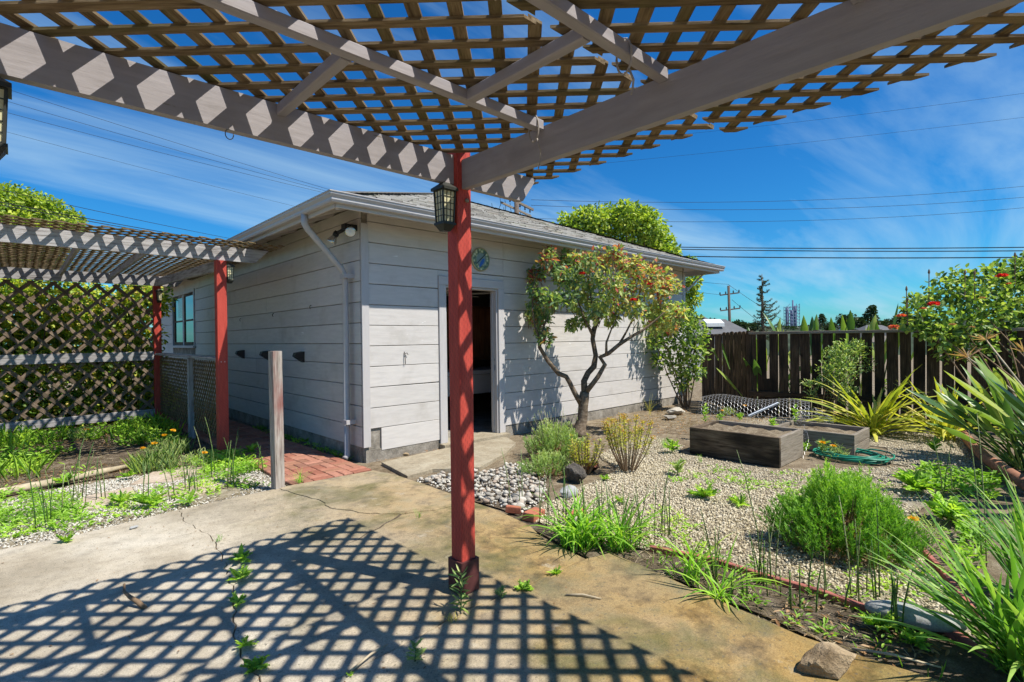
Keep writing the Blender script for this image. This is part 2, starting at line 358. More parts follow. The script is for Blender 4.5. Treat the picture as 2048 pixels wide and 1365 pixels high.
M['gutter'] = plain('gutter_enamel', (.44,.42,.415), .42, .4, var=.05)
M['soffit'] = painted('soffit_paint', (.50,.46,.43), dirt=(.28,.24,.18), dirt_at=.55)
M['beam'] = painted('beam_paint', (.33,.30,.30), dirt=(.17,.145,.12), dirt_at=.58, peel=((.19,.155,.12), .69), bump=.6, var=.14)
M['beam_worn'] = wood('worn_white_timber', (.17,.15,.14), (.42,.40,.395), (.55,.53,.525), 4, 12, .5, stain=((.13,.115,.105), .56, .8))
M['red'] = red_paint(); M['chimeglass'] = plain('chime_glass', (.35,.45,.45), .1, .6)
M['redbase'] = plain('red_post_base', (.10,.032,.03), .6, .3, var=.5, scale=9)
M['slat'] = wood('mossy_lattice', (.06,.036,.018), (.21,.145,.075), (.30,.225,.13), 6, 12, .6, stain=((.085,.085,.02), .52, .8))
M['slat_grey'] = wood('grey_lattice', (.09,.06,.04), (.22,.16,.11), (.31,.24,.18), 6, 12, .6, stain=((.10,.08,.055), .52, .8))
M['fence'] = wood('dark_fence_boards', (.028,.018,.011), (.075,.048,.029), (.14,.095,.058), 4, 13, .6, stain=((.016,.012,.009), .46, .9), knots=True)
M['rail'] = wood('grey_rail', (.15,.12,.09), (.27,.23,.18), (.36,.31,.26), 5, 14, .5)
M['bedwood'] = wood('planter_boards', (.035,.025,.017), (.16,.115,.075), (.27,.21,.15), 4, 12, .7, stain=((.022,.017,.012), .46, .9))
M['oldpost'] = wood('old_post_wood', (.16,.13,.11), (.36,.31,.265), (.50,.45,.40), 5, 16, .8, stain=((.22,.05,.04), .50, .85), knots=True)
M['brick'] = pick('path_brick', [(.30,.115,.075),(.38,.165,.11),(.42,.20,.14),(.33,.16,.10),(.27,.13,.09)])
M['redbrick'] = pick('loose_brick', [(.40,.13,.075),(.46,.17,.10)])
M['soil'] = soil('bed_soil', [(.06,.045,.03),(.15,.115,.08),(.30,.25,.19),(.10,.075,.05)])
M['yard'] = soil('yard_earth', [(.09,.065,.04),(.21,.16,.105),(.38,.32,.23),(.26,.21,.145)])
M['grit'] = soil('gravel_grit', [(.20,.16,.11),(.33,.28,.20),(.46,.41,.32),(.30,.25,.18)])
M['gravel'] = stonemat('pea_gravel', [(.28,.22,.13),(.50,.42,.27),(.60,.52,.36),(.66,.58,.43),(.40,.33,.22),(.68,.62,.48)])
M['gravelw'] = stonemat('white_gravel', [(.28,.25,.20),(.50,.465,.39),(.62,.585,.51),(.68,.645,.57),(.40,.36,.30)])
M['pebble'] = pick('river_pebble', [(.22,.205,.18),(.40,.36,.30),(.52,.48,.41),(.36,.27,.20),(.56,.53,.47),(.30,.265,.22)], .75)
M['flag'] = rockmat('flagstone', [(.34,.26,.19),(.47,.38,.29),(.55,.47,.38)], 5, .5)
M['rock'] = rockmat('tan_rock', [(.16,.11,.06),(.38,.28,.17),(.52,.41,.27)], 7, 1.0)
M['lava'] = rockmat('dark_rock', [(.035,.03,.026),(.11,.095,.08),(.19,.165,.14)], 12, 1.0)
M['stone'] = rockmat('grey_stone', [(.28,.28,.275),(.36,.36,.35),(.42,.42,.41)], 14, .3)
M['edge'] = plain('red_edging_brick', (.38,.13,.10), .8, var=.25)
M['pipe'] = plain('clay_edging', (.33,.15,.09), .85, var=.3)
M['footing'] = rockmat('footing_concrete', [(.13,.115,.09),(.27,.24,.20),(.38,.35,.30)], 6, .5)
M['black'] = plain('black_metal', (.012,.012,.013), .45, .4)
M['bronze'] = plain('bronze_metal', (.03,.032,.026), .5, .4, var=.3)
M['pane'] = NT('amber_pane'); M['pane'].fin((.60,.55,.34), .35, .4); M['pane'] = M['pane'].m
M['chrome'] = plain('lamp_reflector', (.62,.60,.55), .22, .5, .85, .1)
M['lens'] = plain('lamp_lens', (.72,.72,.70), .2, .5)
M['glass'] = glassmat('dark_window_glass')
M['hose'] = plain('green_hose', (.02,.22,.14), .4, .4, var=.2)
M['wire'] = plain('galvanised_wire', (.55,.55,.55), .45, .5, .6)
M['steel'] = plain('grey_steel', (.30,.33,.38), .4, .4, .4)
M['rope'] = plain('grey_rope', (.36,.32,.28), .9)
M['cable'] = plain('cable', (.02,.02,.022), .7)
M['pole'] = wood('pole_wood', (.06,.045,.035), (.13,.10,.08), (.20,.16,.13), 3, 8, .3)
M['bark'] = wood('rose_bark', (.06,.045,.03), (.17,.125,.085), (.30,.24,.17), 7, 5, 1.0)
M['twig'] = plain('twig', (.20,.13,.075), .8, var=.3)
M['straw'] = leafmat('straw_litter', [(.20,.15,.09),(.42,.34,.22),(.56,.48,.35)], trans=.1)
M['dry'] = plain('dry_stalk', (.46,.38,.26), .85, var=.3)
M['roseleaf'] = leafmat('rose_tree_leaf', [(.04,.09,.03),(.075,.15,.045),(.13,.22,.05),(.22,.31,.06),(.34,.36,.08)], trans=.34)
M['rosered'] = leafmat('young_rose_leaf', [(.13,.03,.025),(.28,.08,.04),(.38,.16,.06),(.34,.26,.07),(.26,.28,.07)], trans=.42)
M['bush'] = leafmat('bush_leaf', [(.03,.07,.015),(.08,.16,.025),(.17,.28,.035),(.29,.38,.055)], trans=.34)
M['treeleaf'] = leafmat('tree_leaf', [(.05,.10,.012),(.12,.21,.02),(.23,.34,.03),(.36,.44,.05)], trans=.36)
M['hedge'] = leafmat('hedge_leaf', [(.03,.08,.012),(.10,.20,.022),(.22,.35,.032),(.38,.45,.05),(.42,.32,.05)], trans=.4)
M['farleaf'] = leafmat('far_leaf', [(.02,.04,.02),(.035,.065,.025),(.055,.09,.03)], trans=.15)
M['conifer'] = leafmat('conifer_needles', [(.025,.045,.022),(.05,.075,.03),(.10,.11,.045)], trans=.1)
M['cover'] = leafmat('ground_cover_leaf', [(.06,.15,.012),(.13,.28,.02),(.22,.40,.03),(.33,.47,.045)], trans=.4)
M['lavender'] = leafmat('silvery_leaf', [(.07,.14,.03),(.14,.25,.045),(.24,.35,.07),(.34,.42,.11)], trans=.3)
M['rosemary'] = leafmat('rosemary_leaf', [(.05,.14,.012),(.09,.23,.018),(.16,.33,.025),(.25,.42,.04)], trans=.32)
M['euphorbia'] = leafmat('yellow_green_leaf', [(.13,.20,.03),(.26,.33,.04),(.40,.42,.05),(.50,.42,.05)], trans=.35)
M['gold'] = leafmat('orange_bract', [(.42,.30,.04),(.50,.33,.05),(.50,.22,.04)], trans=.35)
M['strap'] = leafmat('daylily_leaf', [(.08,.22,.012),(.14,.34,.02),(.22,.45,.03),(.32,.52,.04)], src='obj', trans=.42)
M['iris'] = leafmat('iris_leaf', [(.04,.13,.012),(.09,.23,.022),(.16,.32,.035),(.24,.40,.06)], src='obj', trans=.36)
M['phormium'] = leafmat('flax_leaf', [(.18,.26,.02),(.32,.38,.03),(.46,.46,.05),(.50,.38,.07)], src='obj', trans=.38)
M['paradise'] = leafmat('paradise_leaf', [(.04,.10,.02),(.08,.17,.025),(.16,.27,.035),(.28,.36,.05)], src='obj', trans=.32, rough=.35)
M['dryleaf'] = leafmat('dry_leaf', [(.20,.10,.04),(.36,.20,.09),(.45,.31,.17)], trans=.2)
def horsetail_mat():
    k = NT('horsetail_stem'); sp = k.n('ShaderNodeSeparateXYZ'); k.l(k.co, sp.inputs[0])
    f = k.math('FRACT', k.math('ADD', k.math('MULTIPLY', sp.outputs[2], 17.0), k.math('MULTIPLY', k.oi.outputs['Random'], 3.0)))
    c = k.ramp(k.oi.outputs['Random'], [(0, (.05,.13,.03)), (.45, (.10,.20,.04)), (.75, (.20,.26,.09)), (1, (.30,.31,.15))])
    c = k.mix(k.math('GREATER_THAN', f, .9), c, (.03,.028,.015)); return k.fin(c, .5, .3)
M['horsetail'] = horsetail_mat()
def flower(name, a, b):
    return leafmat(name, [a, b], trans=.3)
M['petal'] = flower('red_petal', (.50,.008,.02), (.66,.04,.05)); M['petalpink'] = flower('pink_orange_petal', (.62,.05,.08), (.75,.25,.12)); M['poppy'] = flower('poppy_petal', (.75,.33,.01), (.82,.42,.02)); M['spathe'] = flower('dry_bract', (.40,.20,.12), (.52,.34,.22))
def roofmat():
    k = NT('roof_shingle'); a = k.n('ShaderNodeAttribute', attribute_name='r').outputs['Fac']; c = k.ramp(a, [(0, (.13,.12,.11)), (.4, (.23,.22,.20)), (.75, (.31,.30,.28)), (1, (.22,.19,.16))])
    c = k.mix(k.ramp(k.noise(k.co, 3.5, 5), [(.5, 0), (.7, .5)]), c, (.16,.17,.10)); c = k.mix(1.0, c, k.ramp(k.noise(k.co, 150, 2), [(.3, .7), (.7, 1.15)]), 'MULTIPLY'); return k.fin(c, .95, .1)
M['shingle'] = roofmat()
# ------------------------------------------------------------------ ground
def struct(o): o['kind'] = 'structure'; return o
def make_ground():
    radii = [0, 4, 8, 12, 15, 18, 24, 35, 60, 110, 220, 450, 900, 1800, 3500]; hts = [-.045, -.045, -.045, -.045, -.06, -.25, -1.0, -2.4, -4.5, -7, -10, -13, -16, -18, -20]
    n = 96; V = [(0, 0, hts[0])]; F = []
    for r, h in zip(radii[1:], hts[1:]):
        for k in range(n):
            t = 2*math.pi*k/n; V.append((r*math.cos(t)+3, r*math.sin(t)+4, h))
    V[0] = (3, 4, hts[0])
    for k in range(n): F.append((0, 1+k, 1+(k+1) % n))
    for i in range(len(radii)-2):
        for k in range(n): a = 1+i*n; F.append((a+k, a+n+k, a+n+(k+1) % n, a+(k+1) % n))
    me = bpy.data.meshes.new('ground'); me.from_pydata(V, [], F); me.update()
    struct(link('ground', me, M['yard']))
make_ground()
def in_poly(P, poly):
    x, y = P[:,0], P[:,1]; c = np.zeros(len(P), bool); n = len(poly)
    for i in range(n):
        x0, y0 = poly[i]; x1, y1 = poly[i-1]
        m = ((y0 > y) != (y1 > y)) & (x < (x1-x0)*(y-y0)/((y1-y0) if y1 != y0 else 1e-9) + x0); c ^= m
    return c
def scatter(poly, dens, falloff=None):
    a = np.array(poly); lo, hi = a.min(0), a.max(0); n = int(dens*np.prod(hi-lo)); P = lo + NR.random((n, 2))*(hi-lo); return P[in_poly(P, poly)]
def vnoise(P, s, seed=0):
    """cheap smooth value noise 0..1"""
    g = np.random.default_rng(seed).random((64, 64)); q = P*s; i = np.floor(q).astype(int); f = q - i; f = f*f*(3-2*f)
    def at(a, b): return g[(i[:,0]+a) % 64, (i[:,1]+b) % 64]
    return (at(0,0)*(1-f[:,0])+at(1,0)*f[:,0])*(1-f[:,1]) + (at(0,1)*(1-f[:,0])+at(1,1)*f[:,0])*f[:,1]
def jag(poly, step=.12, amp=.012):
    out = []
    for i in range(len(poly)):
        a, b = Vector(poly[i]), Vector(poly[(i+1) % len(poly)]); m = max(1, int((b-a).length/step))
        for k in range(m):
            p = a.lerp(b, k/m); out.append((p.x+RND.uniform(-amp, amp)*(k > 0), p.y+RND.uniform(-amp, amp)*(k > 0)))
    return out
def slab(name, poly, z0, z1, mat, parent=None, ch=.0035, amp=.003):
    """a slab with a worn, slightly rounded rim"""
    poly = jag(poly, .3, amp); n = len(poly); c = Vector((sum(p[0] for p in poly)/n, sum(p[1] for p in poly)/n))
    def inset(d):
        out = []
        for i in range(n):
            a, b, e = Vector(poly[i-1]), Vector(poly[i]), Vector(poly[(i+1) % n]); t = (e-a).normalized(); nn = Vector((-t.y, t.x)); out.append((b.x+nn.x*d, b.y+nn.y*d))
        return out
    A = inset(.0006); B = inset(ch); mb = MB()
    V = [(x,y,z0) for x,y in A] + [(x,y,z1-ch*.7) for x,y in A] + [(x,y,z1) for x,y in B]
    F = [(k*n+i, k*n+(i+1) % n, (k+1)*n+(i+1) % n, (k+1)*n+i) for k in (0,1) for i in range(n)] + [tuple(range(2*n, 3*n))]
    mb.add(V, F); return mb.build(name, mat, parent)
g = .0025
crack1 = [(.955,5.0),(.93,4.61),(.99,4.19),(.94,3.69),(.85,3.1),(.74,2.72),(.70,2.43),(.70,2.03)]
crack3 = [(1.76,5.06),(1.80,4.84),(1.89,4.41),(1.86,4.15),(2.02,3.78),(2.19,3.59),(2.44,3.47),(2.79,3.42)]
joint = [(.70,2.03),(.98,2.03),(1.2,2.045),(1.44,2.06),(1.64,2.08),(1.98,2.05),(2.56,2.03)]
def rough(pts, step, amp):
    out = [pts[0]]
    for a, b in zip(pts, pts[1:]):
        a, b = Vector(a), Vector(b); m = max(1, int((b-a).length/step))
        for k in range(1, m): p = a.lerp(b, k/m); out.append((p.x+RND.uniform(-amp, amp), p.y+RND.uniform(-amp, amp)))
        out.append(tuple(b))
    return out
crack1 = rough(crack1, .045, .012); crack3 = rough(crack3, .045, .011); joint = rough(joint, .06, .007)
def off(pts, dx, dy): return [(x+dx, y+dy) for x, y in pts]
slab('patio_slab', [(-4,-4),(.62,-4),(.66,1.0),(.696,2.0)] + off(crack1[::-1], -g, 0) + [(.29,4.88),(-.09,4.91),(-4,4.8)], -.12, 0, M['concrete'])
slab('patio_slab', [(.625,-4),(2.7,-4),(2.68,-.5),(2.63,.36),(2.60,.57),(2.58,.81),(2.61,1.05),(2.65,1.36),(2.70,1.67),(2.73,1.97)] + off(joint[::-1], 0, -.008) + [(.665,1.0)], -.12, .004, M['concrete'])
slab('patio_slab', off(joint, 0, .006) + [(2.62,2.46),(2.73,2.69),(2.79,3.1)] + off(crack3[::-1], 0, -g*.5)[0:] + [(1.28,5.04)] + off(crack1[:-1], g, 0), -.12, -.004, M['concrete'])
slab('patio_slab', off(crack3, g*.6, g*.4) + [(2.79,3.7),(2.80,4.14),(2.79,4.67),(2.72,4.99)], -.12, .001, M['concrete'])
for o in [o for o in bpy.data.objects if o.name.startswith('patio_slab')]: struct(o)
mb = MB(); cr = [(2.19,3.585),(2.10,3.53),(1.99,3.49),(1.92,3.44),(1.80,3.41),(1.70,3.345),(1.62,3.335)]
for i in range(len(cr)-1):
    w0, w1 = .006*(1-i/6)+.001, .006*(1-(i+1)/6)+.001; (a,b),(c,d) = cr[i], cr[i+1]; mb.add([(a-w0,b+w0,-.0015),(a+w0,b-w0,-.0015),(c+w1,d-w1,-.0015),(c-w1,d+w1,-.0015)], [(0,1,2,3)])
tag(mb.build('crack_moss', M['soil']), 'dark mossy hairline crack branching across the patio', 'crack', kind='stuff')
struct(slab('door_walk', [(2.86,4.55),(3.2,4.60),(3.6,4.30),(4.3,4.62),(4.78,4.95),(4.98,5.36),(3.88,5.36),(2.98,5.28)], -.1, -.006, M['walk']))
struct(slab('door_threshold', [(3.93,5.37),(5.08,5.37),(5.06,5.75),(3.95,5.75)], -.1, .028, M['walk']))
# brick path: basket weave, every brick an object
path = struct(slab('brick_path', [(1.90,5.08),(2.745,5.03),(2.76,12.4),(1.90,12.4)], -.12, -.028, M['soil']))
bx = MB(); L_, W_, c = .2, .095, .006
bx.add([(-L_/2,-W_/2,-.05),(L_/2,-W_/2,-.05),(L_/2,W_/2,-.05),(-L_/2,W_/2,-.05),(-L_/2,-W_/2,-c),(L_/2,-W_/2,-c),(L_/2,W_/2,-c),(-L_/2,W_/2,-c),(-L_/2+c,-W_/2+c,0),(L_/2-c,-W_/2+c,0),(L_/2-c,W_/2-c,0),(-L_/2+c,W_/2-c,0)], [(0,1,5,4),(1,2,6,5),(2,3,7,6),(3,0,4,7),(4,5,9,8),(5,6,10,9),(6,7,11,10),(7,4,8,11),(8,9,10,11)])
bme = bpy.data.meshes.new('brick'); bme.from_pydata(bx.v, [], bx.f); bme.update()
for j in range(35):
    for i in range(4):
        x, y = 2.012+i*.208, 5.165+j*.208
        for s in (-1, 1):
            b = link('brick', bme, M['brick'], path); t = (i+j) % 2
            b.location = (x + (0 if t else s*.0515), y + (s*.0515 if t else 0), RND.uniform(-.004, .003)); b.rotation_euler = (RND.uniform(-.012,.012), RND.uniform(-.012,.012), (0 if t else math.pi/2)+RND.uniform(-.012,.012))
# beds and gravel sheets
def sheet(name, poly, z, mat, label=None, amp=.04):
    poly = jag(poly, .2, amp); mb = MB(); mb.add([(x,y,z) for x,y in poly], [tuple(range(len(poly)))]); return struct(mb.build(name, mat))
GR = [(2.86,2.9),(3.3,3.0),(3.9,3.1),(4.6,3.2),(5.0,3.75),(6.1,4.1),(6.5,3.9),(6.2,3.3),(5.75,3.15),(5.7,2.0),(6.0,1.8),(6.7,1.2),(6.9,.8),(6.3,.7),(5.0,.75),(4.25,.62),(3.7,.38),(3.2,.28),(3.15,.36),(3.14,.9),(3.13,1.5),(3.0,1.9),(2.9,2.3)]
GL = [(-1.2,4.95),(.3,4.95),(1.7,5.1),(1.88,5.15),(1.9,6.55),(1.2,6.7),(.6,6.75),(-.1,6.6),(-1.2,6.4)]
GB = [(6.7,.5),(9.2,.9),(9.3,3.4),(7.8,3.6),(6.8,3.3),(6.75,2.6),(7.75,2.5),(7.8,1.45),(6.9,1.3)]
sheet('gravel_bed', GR, -.034, M['grit']); sheet('gravel_strip', GL, -.034, M['grit']); sheet('gravel_ground', GB, -.036, M['grit'])
sheet('soil_bed', [(2.62,2.05),(2.75,1.9),(2.72,1.3),(2.66,.8),(2.68,.2),(2.75,-.6),(3.6,-.6),(3.5,.25),(3.2,.26),(3.12,.9),(3.1,1.5),(2.97,1.9),(2.86,2.3),(2.88,2.9),(2.83,3.0)], -.030, M['soil'])
sheet('planting_bed', [(-1.6,6.65),(-.1,6.75),(.6,6.9),(1.2,6.9),(1.86,6.8),(1.86,11.4),(-1.6,11.4)], -.032, M['soil'])
# loose stones
def stone_np(P, z, smin, smax, name, mat, label, cat, flat=.6):
    ico = np.array([(0,0,1),(.894,0,.447),(.276,.851,.447),(-.724,.526,.447),(-.724,-.526,.447),(.276,-.851,.447),(.724,.526,-.447),(-.276,.851,-.447),(-.894,0,-.447),(-.276,-.851,-.447),(.724,-.526,-.447),(0,0,-1)])
    tri = np.array([(0,1,2),(0,2,3),(0,3,4),(0,4,5),(0,5,1),(1,6,2),(2,7,3),(3,8,4),(4,9,5),(5,10,1),(2,6,7),(3,7,8),(4,8,9),(5,9,10),(1,10,6)])
    N = len(P); s = smin + (smax-smin)*NR.random(N)**1.6; a = NR.random(N)*6.283; el = .62+.38*NR.random(N)
    v = ico[None]*(1+NR.normal(size=(N,12,1))*.13)*s[:,None,None]*np.stack([np.ones(N), el, flat*(.75+.5*NR.random(N))], 1)[:,None,:]
    ca, sa = np.cos(a)[:,None], np.sin(a)[:,None]; x = v[:,:,0]*ca-v[:,:,1]*sa; y = v[:,:,0]*sa+v[:,:,1]*ca; tz = NR.normal(size=(N,1))*.25; zz = v[:,:,2]+x*tz
    V = np.stack([x+P[:,0:1], y+P[:,1:2], zz+z+(NR.random((N,1))*.012)+s[:,None]*.2], 2).reshape(-1,3)
    F = ((np.arange(N)*12)[:,None,None]+tri[None]).reshape(-1,3)
    return tag(link(name, mesh_np(name, V, [F], True, np.repeat(NR.random(N), 12)), mat), label, cat, kind='stuff')
P = scatter(GR, 4600); P = P[.7*vnoise(P, 1.3, 3)+.3*vnoise(P, 5, 13)+.35*NR.random(len(P)) > .42]; dd = (P[:,0] > 5.2)&(NR.random(len(P)) < .6); P = P[~dd]
stone_np(P, -.034, .006, .0125, 'pea_gravel', M['gravel'], 'pale beige pea gravel covering the garden bed right of the patio', 'gravel')
P = scatter(GL, 4200); P = P[vnoise(P, 2.2, 5)+.4*NR.random(len(P)) > .46]
stone_np(P, -.034, .0045, .0115, 'white_gravel', M['gravelw'], 'whitish gravel with weeds between the patio and the planting bed', 'gravel')
P = scatter(GB, 1300); P = P[vnoise(P, 1.3, 8)+.4*NR.random(len(P)) > .45]
stone_np(P, -.036, .006, .012, 'scattered_gravel', M['gravel'], 'thin gravel scattered on the dry earth by the fence', 'gravel')
# dry litter
def litter(poly, dens, name, label, z=-.03, seed=4, thr=.4):
    P = scatter(poly, dens); P = P[vnoise(P, 1.5, seed) > thr]; N = len(P); a = NR.random(N)*6.283
    d = np.stack([np.cos(a), np.sin(a), NR.normal(size=N)*.15], 1); up = np.stack([NR.normal(size=N)*.3, NR.normal(size=N)*.3, np.ones(N)], 1)
    V, F, r = leaf_mesh(np.c_[P, np.full(N, z)+.006+.012*NR.random(N)], d, .02+.035*NR.random(N), .006+.014*NR.random(N), up=up)
    return tag(link(name, mesh_np(name, V, [F], attr=r), M['dryleaf']), label, 'leaf litter', kind='stuff')
litter([(2.62,2.0),(2.66,.4),(3.3,.2),(3.15,1.5),(2.9,2.8)], 420, 'leaf_litter', 'dry brown litter on the dark soil along the patio edge', seed=2)
litter([(4.9,4.3),(9.6,5.4),(9.3,3.3),(6.8,3.3),(5.2,3.7)], 160, 'dry_leaves', 'dry fallen leaves on the earth below the shed wall', seed=9, thr=.35)
litter([(3.0,5.3),(3.9,5.3),(3.9,5.47),(3.0,5.47)], 320, 'wall_litter', 'brown leaf litter between the walk and the shed footing', seed=1, thr=.2)
litter([(-1.2,6.8),(1.8,6.9),(1.8,10.8),(-1.2,10.8)], 190, 'bark_litter', 'brown bark and dead leaves in the shaded bed', seed=6)
def straw(poly, dens, name, label, seed, thr):
    P = scatter(poly, dens); P = P[vnoise(P, 1.8, seed) > thr]; N = len(P); a = NR.random(N)*6.283
    V, F, r = leaf_mesh(np.c_[P, np.full(N, -.022)+.014*NR.random(N)], np.stack([np.cos(a), np.sin(a), NR.normal(size=N)*.12], 1), .03+.07*NR.random(N), .0025+.003*NR.random(N), up=np.tile([[.1,.1,1.]], (N,1)))
    return tag(link(name, mesh_np(name, V, [F], attr=r), M['straw']), label, 'straw', kind='stuff')
straw([(2.64,2.05),(2.66,.2),(3.5,.1),(4.4,.5),(4.6,1.5),(3.6,1.9),(3.0,2.9),(2.86,2.9)], 520, 'straw_litter', 'pale dead straw strewn over the soil edge and gravel at right', 3, .35)
straw([(4.0,3.1),(6.0,3.6),(9.2,3.4),(9.4,5.2),(5.0,5.2)], 180, 'dead_grass', 'dead grass bits on the earth in front of the shed wall', 12, .4)
straw([(-.6,4.93),(1.7,5.1),(1.7,5.25),(-.6,5.12)], 900, 'edge_straw', 'dark straw and twigs along the left patio edge', 17, .25)
straw([(-1.2,6.9),(1.8,6.9),(1.8,10.6),(-1.2,10.6)], 420, 'bed_straw', 'dead stalks lying in the planting bed at left', 19, .35)
P = scatter([(-1,1.5),(2.4,1.5),(2.5,4.8),(-1,4.7)], 26); N = len(P); a = NR.random(N)*6.28
V, F, r = leaf_mesh(np.c_[P, np.full(N, .006)], np.stack([np.cos(a), np.sin(a), np.zeros(N)], 1), .006+.018*NR.random(N)**2, .004+.006*NR.random(N), up=np.tile([[.05,.05,1.]], (N,1)), rnd=NR.random(N)*.4)
tag(link('patio_crumbs', mesh_np('patio_crumbs', V, [F], attr=r), M['dryleaf']), 'tiny dry leaf crumbs scattered on the concrete patio', 'debris', kind='stuff')
# ------------------------------------------------------------------ pergola over the patio
PX, PY = 1.773, 2.263
per = empty('pergola', (PX, PY, 0), 'large grey timber pergola with brown lattice roof on a red post over the patio', 'pergola')
plank('post', (PX, PY, .004), (PX, PY, 2.40), .095, .095, M['red'], per, up=(1,0,0), ch=.004)
plank('post_base', (PX, PY, .003), (PX, PY, .175), .125, .125, M['redbase'], per, up=(1,0,0), ch=.005)
plank('post', (-.165, PY, .004), (-.165, PY, 2.40), .095, .095, M['red'], per, up=(1,0,0))
# the beam is one long 2x6 passing behind the post, its tail cut on a slant
def slant_beam(name, p0, p1, w, z0, z1, cut, mat, parent):
    p0 = Vector(p0); p1 = Vector(p1); L = (p1-p0).length; h = z1-z0
    me = bpy.data.meshes.new(name); c = .004
    ring = [(-w/2,0),(w/2,0),(w/2,h),(-w/2,h)]; vs = [(0,a,b) for a,b in ring] + [(L-cut*(1-b/h),a,b) for a,b in ring]
    me.from_pydata(vs, [], [(0,1,5,4),(1,2,6,5),(2,3,7,6),(3,0,4,7),(3,2,1,0),(4,5,6,7)]); me.update()
    o = link(name, me, mat, parent); o.location = p0 - origin(parent); o.rotation_euler = (0, 0, math.atan2(p1.y-p0.y, p1.x-p0.x)); return o
slant_beam('beam', (-1.6, PY+.002, 2.215), (PX+.60, PY+.002, 2.215), .040, 2.215, 2.372, .12, M['beam'], per)
slant_beam('beam', (PX+.002, PY-.05, 2.188), (PX+.002, -3.2, 2.188), .040, 2.188, 2.345, .02, M['beam'], per)
for y in (1.63, 1.005, .38, -.25, -.9): plank('rafter', (-1.6, y, 2.349), (PX-.021, y, 2.349), .042, .046, M['beam'], per, warp=.0015)
for x, y0, y1 in ((.82,1.652,2.24),(1.325,1.027,1.608),(.3,1.027,1.608),(.8,.40,.983)): plank('blocking', (x, y0, 2.346), (x, y1, 2.346), .04, .046, M['beam'], per)
Z1 = 2.379
lattice(-1.7, 2.46, 1.14, 2.43, .1245, .043, .010, lambda x, y, h: (x, y, Z1+h+.004), None, M['slat'], per, phase=(.03, .05))
lattice(-1.7, 2.58, -3.0, 1.125, .1245, .043, .010, lambda x, y, h: (x, y, Z1+h+.006), None, M['slat'], per, phase=(.085, .02))
mb = MB(); mb.lathe([(.006,0),(.012,.004),(.012,.010),(.004,.013)], (PX+.012, PY-.0475, 2.13), (0,-1,0), 10); mb.build('bolt', M['rail'], per, True)
mb = MB(); mb.tube([(.62+.025*math.cos(t)*.6, 2.243, 2.195+.02*math.sin(t)) for t in [R(a) for a in range(90, 381, 29)]], .002, 5); tag(mb.build('cup_hook', M['black'], None, True), 'small dark hook under the grey beam left of the lantern post', 'hook')
def rope(x, y, z, tail, label):
    mb = MB(); pts = [(x, y+.03*math.cos(t), z+.06*math.sin(t)) for t in [2*math.pi*i/16 for i in range(17)]]; mb.tube(pts, .004, 6)
    mb.tube([(x, y-.02, z-.05), (x+.01, y-.03, z-.05-tail*.4), (x+.015, y-.022, z-.05-tail*.75), (x-.005, y-.03, z-.05-tail)], [.004,.004,.0035,.003], 6)
    tag(mb.build('rope_loop', M['rope'], None, True), label, 'rope')
rope(1.71, 1.63, 2.327, .14, 'grey rope looped round the rafter end nearest the lantern post')
rope(1.50, 1.005, 2.327, .09, 'grey rope and clasp tied round the middle rafter')
# ------------------------------------------------------------------ lanterns
def lantern(loc, side, label, scale=1.0):
    """mission lantern; loc is its centre, side is the unit direction to the post"""
    L = empty('post_lantern', loc, label, 'lantern', 'lanterns on the red posts'); c = Vector(loc); s = scale; sx, sy = side
    t, b = .041*s, .034*s    # half widths top, bottom
    z1, z0 = .085*s, -.085*s
    mb = MB()
    def fr(h0, za, h1, zb):
        mb.add([(c.x+i*h0, c.y+j*h0, c.z+za) for i, j in ((-1,-1),(1,-1),(1,1),(-1,1))] + [(c.x+i*h1, c.y+j*h1, c.z+zb) for i, j in ((-1,-1),(1,-1),(1,1),(-1,1))], [(3,2,1,0),(4,5,6,7),(0,1,5,4),(1,2,6,5),(2,3,7,6),(3,0,4,7)])
    fr(t+.012*s, z1, t+.012*s, z1+.014*s); fr(t+.012*s, z1+.0141*s, .016*s, z1+.045*s); mb.build('cap', M['bronze'], L)
    mb = MB(); fr(b+.008*s, z0-.012*s, b+.008*s, z0); fr(.02*s, z0-.045*s, b+.004*s, z0-.0121*s); mb.build('base', M['bronze'], L)
    mb = MB(); fr(b-.0035*s, z0, t-.0035*s, z1); mb.build('diffuser', M['pane'], L)
    mb = MB()
    for k in range(4):
        a = k*math.pi/2; ca, sa = math.cos(a), math.sin(a)
        def q(u, v, o=0.0):
            h = b+(t-b)*v - .002*s + o; x, y = h, u*(b+(t-b)*v); return Vector((c.x+x*ca-y*sa, c.y+x*sa+y*ca, c.z+z0+(z1-z0)*v))
        for u in (-1, -.33, .33, 1): mb.tube([q(u, 0), q(u, 1)], (.0045 if abs(u) == 1 else .0024)*s, 4)
        for v in (.02, .2, .4, .6, .8, .98): mb.tube([q(-1, v), q(1, v)], .0024*s, 4)
    mb.build('grille', M['bronze'], L)
    mb = MB(); p = c + Vector((sx, sy, 0))*.045*s; e = c + Vector((sx, sy, 0))*(.062*s); mb.tube([(p.x,p.y,c.z+.05*s),(e.x,e.y,c.z+.05*s)], .02*s, 8); mb.tube([(p.x,p.y,c.z-.06*s),(e.x,e.y,c.z-.06*s)], .015*s, 8); mb.build('bracket', M['bronze'], L)
    return L
lantern((PX-.048-.052, PY-.004, 2.085), (1, 0), 'dark lantern with amber panes on the tall red post in the middle')
lantern((-.050, PY-.002, 2.08), (-1, 0), 'lantern cut off by the left edge of the picture, under the grey beam')
